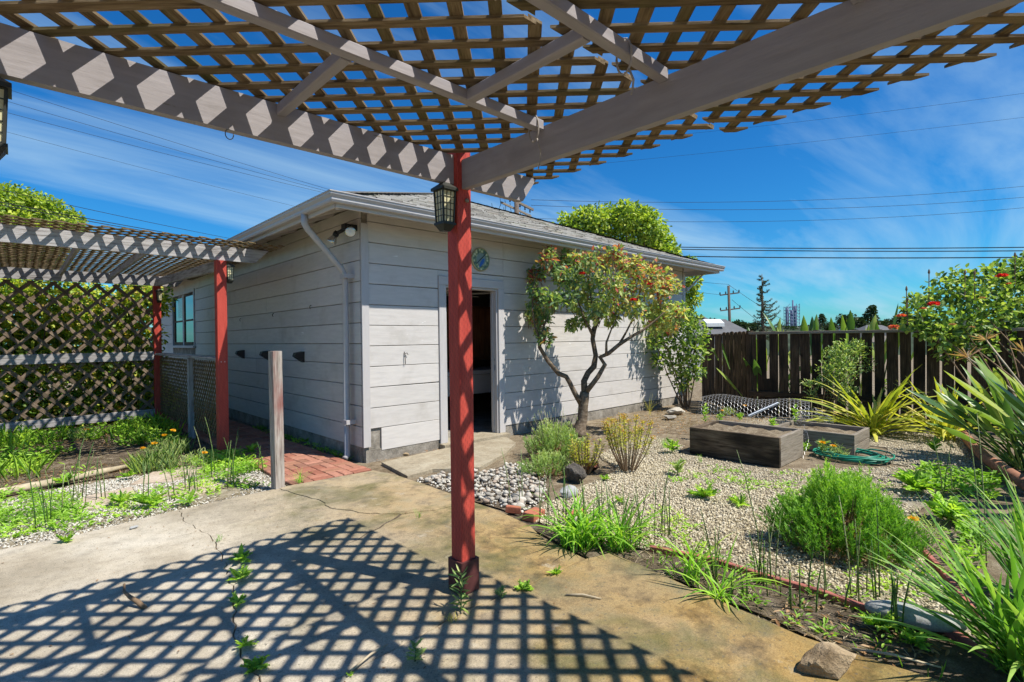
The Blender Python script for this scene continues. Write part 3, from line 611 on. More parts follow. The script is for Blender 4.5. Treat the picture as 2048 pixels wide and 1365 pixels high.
# ------------------------------------------------------------------ pergola by the side garden
QX, QY0, QY1 = 1.857, 7.18, 11.2
p2 = empty('side_pergola', (QX, QY0, 0), 'weathered white pergola with lattice roof and screen on red posts beside the shed path', 'pergola')
for x, y, z in ((QX,QY0,2.385),(QX,QY1,2.57),(-1.7,QY0,2.385),(-1.7,QY1,2.42)): plank('post', (x, y, -.03), (x, y, z), .112, .112, M['red'], p2, up=(1,0,0))
slant_beam('beam', (-2.2, QY0, 2.39), (2.43, QY0, 2.39), .04, 2.39, 2.565, .17, M['beam_worn'], p2)
slant_beam('beam', (-2.2, QY1-.08, 2.39), (2.30, QY1-.08, 2.39), .04, 2.39, 2.565, .15, M['beam_worn'], p2)
plank('side_beam', (QX-.01, QY0+.03, 2.325), (QX-.01, QY1-.105, 2.45), .04, .13, M['beam_worn'], p2)
plank('side_beam', (-1.7, QY0+.03, 2.325), (-1.7, QY1-.105, 2.325), .04, .13, M['beam_worn'], p2)
for x in (.55, -.35, 1.2): plank('rafter', (x, QY0+.03, 2.52), (x, QY1+.1, 2.52), .04, .085, M['beam_worn'], p2)
lattice(-2.3, 2.50, QY0-.42, QY1+.35, .125, .042, .008, lambda x, y, h: (x, y, 2.578+h), None, M['slat'], p2, phase=(.02,.07))
lattice(-2.1, QX-.06, .17, 2.385, .195, .052, .009, lambda x, z, h: (x, QY1+.02+h, z), None, M['slat_grey'], p2, phase=(.04,.03), name='screen_slat')
plank('screen_rail', (-2.2, QY1-.028, 1.13), (QX-.06, QY1-.028, 1.14), .035, .155, M['beam_worn'], p2)
plank('screen_rail', (-2.2, QY1-.028, .08), (QX-.06, QY1-.028, .12), .035, .14, M['beam_worn'], p2)
plank('handrail', (QX, QY0+.057, 1.165), (QX, QY1-.057, 1.17), .10, .035, M['beam_worn'], p2)
plank('rail_post', (QX, 8.75, -.03), (QX, 8.75, 1.147), .085, .085, M['beam_worn'], p2, up=(1,0,0))
lattice(QY0+.06, QY1-.06, .12, 1.13, .078, .028, .006, lambda y, z, h: (QX+.02+h, y, z), None, M['slat'], p2, phase=(.02,.01), name='rail_slat')
mb = MB()
for y in (QY0-.02, QY0+.02): mb.lathe([(.006,0),(.006,.004),(.003,.006)], (QX+(y-QY0), QY0-.0565, 1.13), (0,-1,0), 8)
mb.build('bolt', M['lens'], p2)
lantern((QX+.056+.050, QY0, 2.235), (-1, 0), 'lantern on the right side of the nearer red post by the path', .95)
lantern((QX+.02, QY1-.056-.055, 2.21), (0, 1), 'lantern high on the farther red post, partly in shade', .95)
# wire net hanging from the side beam, and glass chimes
net = MB()
for i in range(15): y = 10.35+i*.0286; net.tube([(2.10, y, 1.80+.01*math.sin(i)), (2.10, y, 2.36)], .0012, 3)
for j in range(20): z = 1.81+j*.0285; net.tube([(2.10, 10.35, z), (2.10, 10.35+14*.0286, z)], .0012, 3)
tag(net.build('hanging_net', M['wire']), 'fine wire net hanging beside the small window', 'net')
# weathered stub post
sp_ = plank('stub_post', (1.775, 5.075, -.02), (1.765, 5.07, 1.285), .09, .09, M['oldpost'], None, up=(1,.15,0), ch=.003); tag(sp_, 'bare weathered wooden post with red paint flecks at the patio edge', 'post')
# ------------------------------------------------------------------ shed
SX0, SX1, SY0, SY1 = 2.88, 10.40, 5.50, 17.0
EX0, EX1, EY0, EY1, EZ = 2.33, 10.93, 4.97, 17.6, 2.80
TP = .39
shed = empty('shed', (SX0, SY0, 0), 'grey wooden shed with horizontal siding, hipped shingle roof and open doorway', 'shed')
DX0, DX1, DZ = 4.06, 4.98, 2.08      # door opening
WY0, WY1, WZ0, WZ1 = 13.2, 15.3, 1.32, 2.50
mb = MB(); t = .08
mb.box(SX0+.022, DX0, SY0+.022, SY0+t, .0, 2.95); mb.box(DX1, SX1-.001, SY0+.022, SY0+t, .0, 2.95); mb.box(DX0, DX1, SY0+.022, SY0+t, DZ, 2.95)
mb.build('wall', M['footing'], shed)
mb = MB(); mb.box(SX0+.022, SX0+t, SY0+t+.002, WY0, 0, 2.95); mb.box(SX0+.022, SX0+t, WY1, SY1, 0, 2.95); mb.box(SX0+.022, SX0+t, WY0, WY1, 0, WZ0); mb.box(SX0+.022, SX0+t, WY0, WY1, WZ1, 2.95); mb.build('wall', M['footing'], shed)
mb = MB(); mb.box(SX1-t, SX1, SY0+t+.002, SY1-t, 0, 2.95); mb.build('wall', M['siding'], shed)
mb = MB(); mb.box(SX0+.022, SX1, SY1-t+.001, SY1+.02, 0, 2.95); mb.build('wall', M['siding'], shed)
mb = MB(); mb.box(SX0+t, SX1-t, SY0+t, SY1-t, -.1, .02); mb.build('floor', M['footing'], shed)
mb = MB(); mb.box(SX0+.03, DX0-.13, SY0+.005, SY0+.06, -.1, .10); mb.box(DX1+.13, SX1-.02, SY0+.005, SY0+.06, -.1, .10); mb.box(SX0+.006, SX0+.06, SY0+.07, SY1, -.1, .15); mb.build('footing', M['footing'], shed)
ZS = [.105+.241*i for i in range(12)]
def front_board(xa, xb, z0, z1):
    x = xa
    while x < xb-.05:
        e = xb if xb-x < 4.6 else x+RND.uniform(2.6, 4.2)
        plank('siding_board', (x+.001, SY0+.010, (z0+z1)/2-.003), (e-.001, SY0+.010, (z0+z1)/2-.003+RND.uniform(-.003,.003)), .02+RND.uniform(0,.003), z1-z0-.008, M['siding'], shed, ch=.003); x = e
for i, z in enumerate(ZS):
    z1 = min(z+.241, 2.93)
    lo = z - (.03 if i == 0 else 0)
    if i == 0: front_board(3.11, DX0-.115, lo, z1)
    else: front_board(SX0+.085, DX0-.115 if z < 2.15 else DX1+.115, lo, z1)
    if z < 2.15 < z1: front_board(DX0-.115, DX1+.115, DZ+.118, z1)
    if z < 2.15: front_board(DX1+.115, SX1-.095, lo+.04*(i == 0), z1)
    else: front_board(DX1+.115, SX1-.095, lo, z1)
for i, z in enumerate(ZS):
    z0 = z+.03; z1 = min(z0+.241, 2.93)
    def side(ya, yb):
        y = ya
        while y < yb-.05:
            e = yb if yb-y < 4.8 else y+RND.uniform(2.8, 4.4)
            plank('siding_board', (SX0+.010, y+.001, (z0+z1)/2-.003), (SX0+.010, e-.001, (z0+z1)/2-.003), .02+RND.uniform(0,.003), z1-z0-.008, M['siding'], shed, ch=.003); y = e
    if z1 > WZ0 and z0 < WZ1: side(SY0+.03, WY0-.07); side(WY1+.07, SY1)
    else: side(SY0+.03, SY1)
plank('corner_board', (SX0+.040, SY0-.004, .14), (SX0+.040, SY0-.004, 2.72), .022, .092, M['trim'], shed, up=(1,0,0), ch=.002)
plank('corner_board', (SX1-.045, SY0-.004, .12), (SX1-.045, SY0-.004, 2.72), .022, .092, M['trim'], shed, up=(1,0,0), ch=.002)
# door casing, jambs
plank('door_casing', (DX0-.055, SY0-.006, .03), (DX0-.055, SY0-.006, DZ), .032, .11, M['trim'], shed, up=(1,0,0))
plank('door_casing', (DX1+.055, SY0-.006, .03), (DX1+.055, SY0-.006, DZ), .032, .11, M['trim'], shed, up=(1,0,0))
plank('door_casing', (DX0-.11, SY0-.006, DZ+.058), (DX1+.11, SY0-.006, DZ+.058), .032, .114, M['trim'], shed)
plank('door_jamb', (DX0+.012, SY0+.07, .03), (DX0+.012, SY0+.07, DZ-.002), .13, .024, M['trim'], shed, up=(1,0,0))
plank('door_jamb', (DX1-.012, SY0+.07, .03), (DX1-.012, SY0+.07, DZ-.002), .13, .024, M['trim'], shed, up=(1,0,0))
plank('door_stop', (DX1-.03, SY0+.09, .03), (DX1-.03, SY0+.09, DZ-.03), .035, .013, M['trim'], shed, up=(1,0,0))
plank('door_jamb', (DX0+.024, SY0+.07, DZ-.014), (DX1-.024, SY0+.07, DZ-.014), .13, .024, M['trim'], shed)
mb = MB(); mb.box(DX1-.0255, DX1-.0238, SY0+.035, SY0+.065, .92, 1.0); mb.box(DX1-.0265, DX1-.0238, SY0+.035, SY0+.06, 1.06, 1.09); mb.build('strike_plate', M['steel'], shed)
# window in the side wall
win = MB(); win.box(SX0-.02, SX0+.05, WY0-.07, WY0, WZ0-.02, WZ1+.07); win.box(SX0-.02, SX0+.05, WY1, WY1+.07, WZ0-.02, WZ1+.07); win.box(SX0-.019, SX0+.05, WY0, WY1, WZ1, WZ1+.07)
wf = win.build('window', M['trim'], shed)
mb = MB(); mb.box(SX0-.055, SX0+.05, WY0-.12, WY1+.12, WZ0-.075, WZ0-.021); mb.build('sill', M['trim'], wf)
yc = (WY0+WY1)/2
for a, b in ((WY0+.02, yc-.05), (yc+.05, WY1-.02)):
    mb = MB(); f = .07
    mb.box(SX0+.01, SX0+.04, a, a+f, WZ0, WZ1-.01); mb.box(SX0+.01, SX0+.04, b-f, b, WZ0, WZ1-.01); mb.box(SX0+.011, SX0+.039, a+f, b-f, WZ0, WZ0+.06); mb.box(SX0+.011, SX0+.039, a+f, b-f, WZ1-.06, WZ1-.01); mb.box(SX0+.011, SX0+.039, a+f, b-f, 1.86, 1.90); mb.build('sash', M['bedwood'], wf)
    mb = MB(); mb.box(SX0+.022, SX0+.027, a+f-.01, b-f+.01, WZ0+.05, 1.865); mb.build('pane', M['glass'], wf)
    mb = MB(); mb.box(SX0+.022, SX0+.027, a+f-.01, b-f+.01, 1.895, WZ1-.05); mb.build('pane', M['glass'], wf)
mb = MB(); mb.box(SX0+.0, SX0+.05, yc-.05, yc+.05, WZ0-.02, WZ1); mb.build('mullion', M['trim'], wf)
# roof
AX = (EX0+EX1)/2; run = AX-EX0; AY0, AY1 = EY0+run, EY1-run; AZ = EZ+run*TP
c4 = [(EX0,EY0,EZ),(EX1,EY0,EZ),(EX1,EY1,EZ),(EX0,EY1,EZ)]; rd = [(AX,AY0,AZ),(AX,AY1,AZ)]
mb = MB(); lift = lambda p, h: (p[0], p[1], p[2]+h)
V = [lift(p, .0) for p in c4+rd] + [lift(p, .04) for p in c4+rd]
mb.add(V, [(4,1,0),(5,4,0,3),(2,1,4,5),(5,3,2),(6,7,10),(9,6,10,11),(7,8,11,10),(8,9,11),(0,1,7,6),(1,2,8,7),(2,3,9,8),(3,0,6,9)]); roof = mb.build('roof', M['soffit'], shed)
def shingles(kind):
    Vs = []; rr = []; n = 0; Fs = []
    sl = math.sqrt(1+TP*TP); exp = .14; rows = int(run*sl/exp)
    for k in range(rows+1):
        s0 = k*exp/sl - .03; s1 = min(s0+exp*1.35/sl, run)
        if s0 >= run-.02: break
        if kind == 'front': a0, a1 = EX0+max(s0,0), EX1-max(s0,0)
        else: a0, a1 = EY0+max(s0,0), EY1-max(s0,0)
        a = a0
        while a < a1-.02:
            w = RND.uniform(.10, .32); b = min(a+w, a1); h = .012+RND.uniform(0,.012); dz = RND.uniform(-.012,.012); g_ = .004
            q = []
            for (s, hh) in ((s0+dz, .041), (s0+dz, .041+h), (s1, .041+.003)):
                ee = max(s, 0)
                lo_, hi_ = a, b
                if kind == 'front': lo_ = max(a, EX0+s); hi_ = min(b, EX1-s); hi_ = max(hi_, lo_); q += [(lo_+g_, EY0+s, EZ+s*TP+hh), (hi_-g_, EY0+s, EZ+s*TP+hh)]
                else: lo_ = max(a, EY0+s); hi_ = min(b, EY1-s); hi_ = max(hi_, lo_); q += [(EX0+s, lo_+g_, EZ+s*TP+hh), (EX0+s, hi_-g_, EZ+s*TP+hh)]
            Vs += q; Fs += [(n,n+1,n+3,n+2),(n+2,n+3,n+5,n+4),(n,n+2,n+4,n+4),(n+1,n+5,n+3,n+3)][:2]; Fs += []
            rr += [RND.random()]*6; n += 6; a = b
    o = origin(roof); me = mesh_np('shingles', np.array(Vs)-np.array(o), [np.array(Fs)], attr=rr); return tag(link('shingles', me, M['shingle'], roof, o), kind='stuff')
shingles('front'); shingles('side')
mb = MB()
for k in range(31):
    for sx_ in (1, -1):
        s = k*.135; x = (EX0+s) if sx_ == 1 else (EX1-s); y = EY0+s; z = EZ+s*TP+.055; d = .16
        mb.add([(x-.10*sx_, y+.07, z-.012), (x+.07*sx_, y-.10, z-.012), (x+.07*sx_+d*sx_, y-.10+d, z+d*TP-.004), (x-.10*sx_+d*sx_, y+.07+d, z+d*TP-.004), (x, y, z+.014), (x+d*sx_, y+d, z+d*TP+.018)], [(0,4,5,3),(4,1,2,5),(0,1,4),(3,5,2)])
mb.build('hip_caps', M['shingle'], roof)
def rafter_tail(p0, p1): plank('rafter_tail', p0, p1, .04, .09, M['soffit'], shed)
for i in range(14):
    x = 2.95+i*.605
    if x < 10.6: rafter_tail((x, SY0+.02, EZ+(SY0+.02-EY0)*TP-.05), (x, EY0+.03, EZ+.03*TP-.05))
for i in range(19):
    y = 5.62+i*.605; rafter_tail((SX0+.02, y, EZ+(SX0+.02-EX0)*TP-.05), (EX0+.03, y, EZ+.03*TP-.05))
plank('hip_rafter', (SX0+.06, SY0+.06, EZ+.6*TP-.06), (EX0+.03, EY0+.03, EZ-.05), .04, .11, M['soffit'], shed)
plank('fascia', (EX0+.012, EY0+.012, EZ-.035), (EX1-.012, EY0+.012, EZ-.035), .022, .11, M['trim'], shed)
plank('fascia', (EX0+.012, EY0+.024, EZ-.035), (EX0+.012, EY1-.03, EZ-.035), .022, .11, M['trim'], shed)
plank('fascia', (EX1-.012, EY0+.024, EZ-.035), (EX1-.012, EY1-.03, EZ-.035), .022, .11, M['trim'], shed)
plank('frieze', (SX0+.086, SY0-.001, 2.895), (SX1, SY0-.001, 2.895), .02, .13, M['soffit'], shed)
def gutter(p0, p1, outw):
    p0 = Vector(p0); p1 = Vector(p1); o = Vector(outw); prof = [(0,.035),(0,-.065),(.055,-.065),(.066,-.045),(.066,-.025),(.088,.005),(.088,.022),(.098,.026),(.098,.036),(.084,.036),(.084,.024),(.06,-.02),(.055,-.055),(.006,-.055),(.006,.035)]
    n = len(prof); mb = MB(); vs = []
    for p, sgn in ((p0,1),(p1,-1)): vs += [p + o*a + Vector((0,0,b)) + (p1-p0).normalized()*(-a if sgn == 1 else 0)*MIT for a, b in prof]
    mb.add(vs, [(i, (i+1) % n, n+(i+1) % n, n+i) for i in range(n)] + [tuple(range(n))[::-1], tuple(range(n, 2*n))]); return mb.build('gutter', M['gutter'], shed)
MIT = 1
gutter((EX0-.002, EY0-.002, EZ+.015), (EX1+.06, EY0-.002, EZ+.02), (0,-1,0))
gutter((EX0-.002, EY0-.002, EZ+.015), (EX0-.002, EY1, EZ+.03), (-1,0,0))
mb = MB(); mb.tube([(2.30,5.66,2.76),(2.30,5.66,2.66),(2.33,5.665,2.61),(2.76,5.735,2.20),(2.80,5.74,2.14),(2.80,5.745,1.2),(2.80,5.75,.03),(2.76,5.73,.0)], .036, 10); mb.build('downspout', M['gutter'], shed, True)
for z in (2.10, .40):
    mb = MB(); mb.box(2.755, 2.882, 5.665, 5.69, z, z+.05); mb.box(2.755, 2.765, 5.69, 5.79, z, z+.05); mb.build('strap', M['gutter'], shed)
mb = MB(); mb.box(10.42, 10.50, 5.45, 5.49, 2.35, 2.42); mb.tube([(10.42,5.52,2.3),(10.85,5.3,2.72)], .02, 6); mb.build('brace', M['trim'], shed)
# things on and inside the shed
fl = empty('floodlight', (2.86, 5.66, 2.66), 'black twin floodlight under the eave at the shed corner', 'floodlight')
mb = MB(); mb.box(2.80, 2.878, 5.58, 5.74, 2.64, 2.71); mb.box(2.74, 2.80, 5.60, 5.70, 2.655, 2.715); mb.build('junction_box', M['black'], fl)
def lamp(j0, j1, ax, mat):
    mb = MB(); mb.tube([j0, j1], .022, 8); mb.lathe([(.028,-.03),(.036,.0),(.034,.03)], j1, ax, 12); mb.build('knuckle', M['black'], fl, True)
    mb = MB(); mb.lathe([(.026,.028),(.034,.05),(.056,.095),(.060,.115),(.058,.120)], j1, ax, 18); h = mb.build('lamp_head', M['chrome'], fl, True)
    mb = MB(); c = Vector(j1); mb.lathe([(.056,.118),(.04,.126),(.0,.130)], j1, ax, 18); mb.build('lens', mat, h, True)
lamp((2.79,5.72,2.67), (2.74,5.83,2.63), Vector((-.35,.30,-.8)).normalized(), M['lens'])
lamp((2.79,5.60,2.67), (2.74,5.50,2.635), Vector((-.25,-.72,-.45)).normalized(), M['lens'])
clk = empty('wall_thermometer', (4.66, 5.485, 2.47), 'round bird and flower dial thermometer above the shed door', 'thermometer')
mb = MB(); mb.lathe([(.150,0),(.162,.004),(.162,.018),(.150,.026),(.146,.018)], (4.66,5.494,2.47), (0,-1,0), 36); mb.build('rim', M['phormium'] if False else plain('brass_rim', (.42,.36,.20), .4, .4, .5), clk, True)
def dialmat():
    k = NT('dial_print'); vo = k.n('ShaderNodeTexVoronoi'); vo.inputs['Scale'].default_value = 21; k.l(k.co, vo.inputs[0]); ln = k.n('ShaderNodeVectorMath', operation='LENGTH'); k.l(k.co, ln.inputs[0])
    c = k.ramp(vo.outputs[0], [(.15, (.62,.62,.44)), (.42, (.22,.30,.16)), (.7, (.07,.12,.10))]); c = k.mix(k.ramp(ln.outputs['Value'], [(.075, 1), (.10, 0)]), c, (.16,.24,.26)); return k.fin(c, .5, .4)
mb = MB(); mb.lathe([(.147,0),(.147,.006)], (4.66,5.476,2.47), (0,-1,0), 36); mb.build('dial', dialmat(), clk)
mb = MB(); bird = [(-.055,-.085),(-.03,-.03),(.0,.015),(.028,.03),(.045,.018),(.038,-.01),(.018,-.045),(-.02,-.075),(-.045,-.10)]
mb.add([(4.675+a, 5.4685, 2.455+b) for a, b in bird] + [(4.675+a, 5.4695, 2.455+b) for a, b in bird], [tuple(range(9)), tuple(range(9,18))[::-1]] + [(i,(i+1) % 9,9+(i+1) % 9,9+i) for i in range(9)]); mb.build('painted_bird', plain('bird_blue', (.03,.14,.50), .5), clk)
mb = MB(); mb.tube([(4.57,5.466,2.40),(4.75,5.466,2.56)], .004, 4); mb.build('needle', M['black'], clk)
for y, l in ((9.79, 'dark wedge shaped wall light nearest the red path post'), (8.55, 'dark wedge shaped wall light behind the stub post'), (7.21, 'dark wedge shaped wall light nearest the shed corner')):
    mb = MB(); mb.add([(SX0-.003,y-.06,1.08),(SX0-.003,y+.06,1.08),(SX0-.003,y+.07,1.23),(SX0-.003,y-.07,1.23),(SX0-.13,y-.045,1.165),(SX0-.13,y+.045,1.165),(SX0-.11,y+.05,1.215),(SX0-.11,y-.05,1.215)], [(0,1,2,3),(4,7,6,5),(0,4,5,1),(1,5,6,2),(2,6,7,3),(3,7,4,0)])
    tag(mb.build('wall_light', M['black']), l, 'wall light')
for (x, y, z, l) in ((SX0-.012, 9.9, 1.78, 'tiny hook on the shaded siding left of the others'), (SX0-.012, 8.3, 1.80, 'tiny hook in the middle of the shaded siding'), (SX0-.012, 6.9, 1.85, 'tiny hook on the shaded siding nearest the downspout')):
    mb = MB(); mb.tube([(x+.012,y,z),(x,y,z),(x-.01,y,z-.01),(x-.01,y,z-.035),(x,y,z-.045)], .004, 5); tag(mb.build('wall_hook', M['black']), l, 'hook')
mb = MB(); mb.tube([(3.43,5.488,1.23),(3.43,5.478,1.18),(3.435,5.478,1.08)], .005, 5); mb.tube([(3.43,5.480,1.20),(3.46,5.478,1.215),(3.475,5.478,1.19)], .004, 5); tag(mb.build('bent_hook', M['black'], None, True), 'bent wire hook on the sunlit siding beside the door', 'hook')
cab = empty('cabinet', (5.1, 7.2, .02), 'brown wooden cupboard inside the dark doorway', 'cupboard')
brown = wood('cupboard_wood', (.14,.05,.02), (.26,.10,.045), (.36,.16,.07), 4, 9, .3)
for x0, x1 in ((5.0,5.62),(5.64,6.26)): plank('door', ((x0+x1)/2, 7.05, 1.05), ((x0+x1)/2, 7.05, 1.9), .03, x1-x0, brown, cab, up=(1,0,0))
mb = MB(); mb.box(4.95, 6.3, 7.07, 7.5, 1.0, 1.95); mb.build('carcass', brown, cab)
ben = empty('workbench', (5.4, 6.9, .02), 'pale workbench in the dark shed', 'workbench')
mb = MB(); mb.box(4.75, 6.4, 6.5, 7.4, .80, .86); mb.build('top', M['trim'], ben)
mb = MB(); mb.box(4.8, 6.35, 6.55, 6.58, .48, .79); mb.build('panel', M['trim'], ben)
for x in (4.82, 6.3):
    mb = MB(); mb.box(x-.04, x+.04, 6.6, 6.68, .02, .80); mb.build('leg', M['bedwood'], ben)
fan = empty('ceiling_fan', (4.95, 6.35, 2.0), 'white ceiling fan hanging in the dark shed', 'fan')
mb = MB(); mb.lathe([(.03,.32),(.03,.12),(.11,.10),(.12,.0),(.06,-.06),(.01,-.09)], (4.95,6.35,2.05), (0,0,1), 14); mb.build('motor', M['lens'], fan, True)
for k in range(4): a = k*math.pi/2+.4; plank('blade', (4.95+.12*math.cos(a), 6.35+.12*math.sin(a), 2.06), (4.95+.55*math.cos(a), 6.35+.55*math.sin(a), 2.06), .12, .012, M['trim'], fan)
# ------------------------------------------------------------------ far things
def at(px, py, t):
    """point seen at (px, py) of the 2048 px photograph, t metres in front of the camera"""
    d = _rt*((px-1024)/1040) + _u*((682.5-py)/1040) + _f; return Vector((0,0,EYE)) + d*t
def gat(px, py, z=0.0):
    d = _rt*((px-1024)/1040) + _u*((682.5-py)/1040) + _f; return Vector((0,0,EYE)) + d*((z-EYE)/d.z)
def wire(a, b, sag, r, label, group):
    a = Vector(a); b = Vector(b); pts = [a.lerp(b, i/14) - Vector((0,0,sag*4*(i/14)*(1-i/14))) for i in range(15)]
    mb = MB(); mb.tube(pts, r, 4, False); tag(mb.build('overhead_wire', M['cable']), label, 'wire', group)
def span(p0, p1, t0, t1, sag, r, label, group, ext=0.0):
    a, b = at(*p0, t0), at(*p1, t1); d = b-a; wire(a-d*ext, b+d*ext, sag, r, label, group)
GW = 'overhead wires'
for (p0, p1, w_) in (((0,170),(690,386),'topmost'),((0,195),(680,387),'middle'),((0,218),(665,387),'lowest')): span(p0, p1, 22, 30, .15, .009, w_+' of three parallel wires slanting down the sky left of the shed roof', GW, .25)
span((0,258),(560,404), 22, 30, .1, .007, 'faint single wire below the three slanting ones', GW, .25)
for (p0, p1, w_) in (((0,403),(470,488),'upper'),((0,409),(470,491),'lower')): span(p0, p1, 14, 20, .05, .013, w_+' of two thick service cables running to the shed above the side pergola', GW, .1)
span((100,400),(460,476), 14, 20, .05, .008, 'thin wire just above the thick service cable', GW, .25)
for (y0, y1, w_) in ((400,373,'top'),(411,395,'middle'),(437,416,'bottom')): span((1062,y0),(2048,y1), 30, 34, .5, .012, w_+' power line running right from the pole behind the shed', GW, .0)
for (y0, y1, w_) in ((492,493,'upper'),(496,500,'lower')): span((1300,y0),(2048,y1), 24, 20, .1, .022, w_+' heavy dark cable of the paired low lines over the fence', GW, .15)
span((1300,510),(2048,513), 24, 20, .1, .026, 'lowest heavy dark cable crossing the sky above the fence', GW, .15)
span((1170,328),(2048,232), 40, 34, .2, .008, 'hair thin wire rising to the right, lower of two', GW, .2); span((1410,262),(2048,184), 40, 34, .2, .008, 'hair thin wire rising to the right, upper of two', GW, .2)
span((1300,545),(1456,569), 50, 60, .2, .02, 'wire reaching the far utility pole top from the left', GW); span((1300,562),(1442,590), 50, 60, .2, .02, 'wire reaching the far pole arm from the left', GW)
span((1456,569),(1700,705), 60, 62, .6, .02, 'wire dropping to the right from the far utility pole', GW); span((1464,600),(1640,720), 60, 62, .5, .02, 'lower wire dropping to the right from the far utility pole', GW)
# poles
pa = at(1033, 398, 28); po = empty('utility_pole', (pa.x, pa.y, -2), 'utility pole behind the shed ridge with slanting cross arm and tangled wires', 'utility pole')
mb = MB(); mb.tube([(pa.x,pa.y,-2),(pa.x,pa.y,pa.z+.9)], [.17,.12], 8); mb.build('shaft', M['pole'], po, True)
plank('cross_arm', at(985, 380, 26.5), at(1066, 420, 30.2), .10, .13, M['rail'], po)
plank('cross_arm', at(1002, 405, 27.6), at(1062, 433, 28.6), .08, .10, M['rail'], po)
for i in range(7):
    q = at(1000+i*10, 396+i*5.3, 27.6+i*.35); mb = MB(); mb.tube([q, (q.x+.05,q.y,q.z-.35), (q.x+.2*(i % 3-1),q.y,q.z-.8), (q.x+.45*(i % 3-1),q.y+.1,q.z-.75), (q.x+.5*(i % 3-1),q.y+.1,q.z-.35)], .014, 4); mb.build('jumper', M['cable'], po)
    mb = MB(); mb.lathe([(.03,0),(.05,.05),(.03,.1),(.05,.14),(.02,.18)], (q.x,q.y,q.z+.06), (0,0,1), 8); mb.build('insulator', M['cable'], po)
pb = at(1457, 572, 60); po = empty('utility_pole', (pb.x, pb.y, -5), 'far utility pole with two cross arms left of the tall conifer', 'utility pole')
mb = MB(); e = at(1463, 690, 60); mb.tube([(e.x,e.y,-5),(pb.x,pb.y,pb.z)], [.2,.15], 8); mb.build('shaft', M['pole'], po, True)
for a, b in (((1440,591),(1478,586)), ((1441,622),(1480,617))):
    plank('cross_arm', at(*a, 60), at(*b, 60), .13, .14, M['pole'], po)
    for f in (0, .3, .7, 1): q = at(*a, 60).lerp(at(*b, 60), f); mb = MB(); mb.lathe([(.05,0),(.08,.1),(.04,.3)], (q.x,q.y,q.z+.06), (0,0,1), 6); mb.build('insulator', M['cable'], po)
# tall conifer with thin upcurved limbs
cb = at(1526, 700, 70); ct = at(1524, 548, 70); con = empty('conifer_tree', (cb.x, cb.y, -5.5), 'tall thin conifer with drooping upcurved limbs against the sky', 'tree')
mb = MB(); mb.tube([(cb.x,cb.y,-5.5),(cb.x,cb.y,2),(ct.x,ct.y,6),(ct.x,ct.y,ct.z)], [.32,.24,.14,.03], 8); mb.build('trunk', M['bark'], con, True)
PP = []; DD = []; lm = MB()
for i in range(66):
    f = ((i+.5)/66)**.8; z = ct.z - .1 - f*8.6; az = RND.uniform(0, 2*math.pi); h = Vector((math.cos(az), math.sin(az), 0)); lr = h.dot(RIGHT0)
    L = (.45+3.3*f*(.60+.40*lr) - max(0, f-.86)*5)*RND.uniform(.75,1.05)
    if L < .3: continue
    base = Vector((ct.x,ct.y,z)); pts = [base + h*L*t + Vector((0,0,L*(-.22*math.sin(t*2.4)+.30*t*t))) for t in [k/7 for k in range(8)]]
    lm.tube(pts, [.05*(1-k/9) for k in range(8)], 4, False)
    for t in np.linspace(.08, 1, int(10+L*12)):
        k = min(int(t*7), 6); p = pts[k].lerp(pts[k+1], t*7-k)
        for _ in range(3): PP.append(p); DD.append(h*.35 + Vector((RND.uniform(-1,1), RND.uniform(-1,1), RND.uniform(-1.1,.5))))
lm.build('limbs', M['bark'], con); PP = np.array(PP); leaf_obj('crown', M['conifer'], con, PP, np.array(DD), .14+.16*NR.random(len(PP)), .07)
# plant tower in the distance
tw = at(1587, 668, 820); RF = empty('process_tower', (tw.x, tw.y, -16), 'far steel refinery tower on the skyline', 'tower')
steel = plain('hazy_steel', (.17,.22,.31), .7, var=.2); steel2 = plain('hazy_panels', (.10,.14,.24), .7, var=.2)
def tp(dx, dz, dy=0): return Vector((tw.x, tw.y, 0)) + RIGHT0*dx + FWD0*dy + Vector((0,0,dz))
mb = MB()
for dx in (-10,-5,0,5,10):
    for dy in (0, 9): mb.tube([tp(dx,-16,dy), tp(dx, 46+(4 if dx > 0 else 0), dy)], .45, 4)
for z in range(0, 50, 5):
    for dy in (0, 9): mb.tube([tp(-10.5,z,dy), tp(10.5,z,dy)], .4, 4)
    mb.tube([tp(-10,z,0), tp(-10,z,9)], .4, 4); mb.tube([tp(10,z,0), tp(10,z,9)], .4, 4); mb.tube([tp(-10,z,0), tp(-5,z+5,0)], .3, 4); mb.tube([tp(5,z,0), tp(10,z+5,0)], .3, 4)
mb.build('frame', steel, RF)
for dx, r, z1 in ((-7,2.6,44),(0,2.0,40),(6,2.2,47),(2,1.2,56)):
    mb = MB(); mb.tube([tp(dx,-16,5), tp(dx,z1,5)], r, 10); mb.build('column', steel2, RF, True)
tw2 = at(1636, 668, 850); tw = tw2; R2 = empty('process_column', (tw.x, tw.y, -16), 'short far refinery column right of the steel tower', 'tower')
mb = MB(); mb.tube([tp(0,-16), tp(0,28)], 2.6, 10); mb.tube([tp(4,-16), tp(4,20)], 1.5, 8); mb.build('column', steel, R2, True)
tw = at(1552, 668, 850); R3 = empty('process_plant', (tw.x, tw.y, -16), 'low far refinery pipework between the conifer and the tower', 'plant'); mb = MB()
for dx, h in ((-8,12),(-4,16),(0,10),(3,20),(7,13)): mb.tube([tp(dx,-16), tp(dx,h)], 1.0, 6)
mb.tube([tp(-9,8), tp(9,9)], .5, 5); mb.tube([tp(-9,3), tp(9,3)], .5, 5); mb.build('pipework', steel, R3)
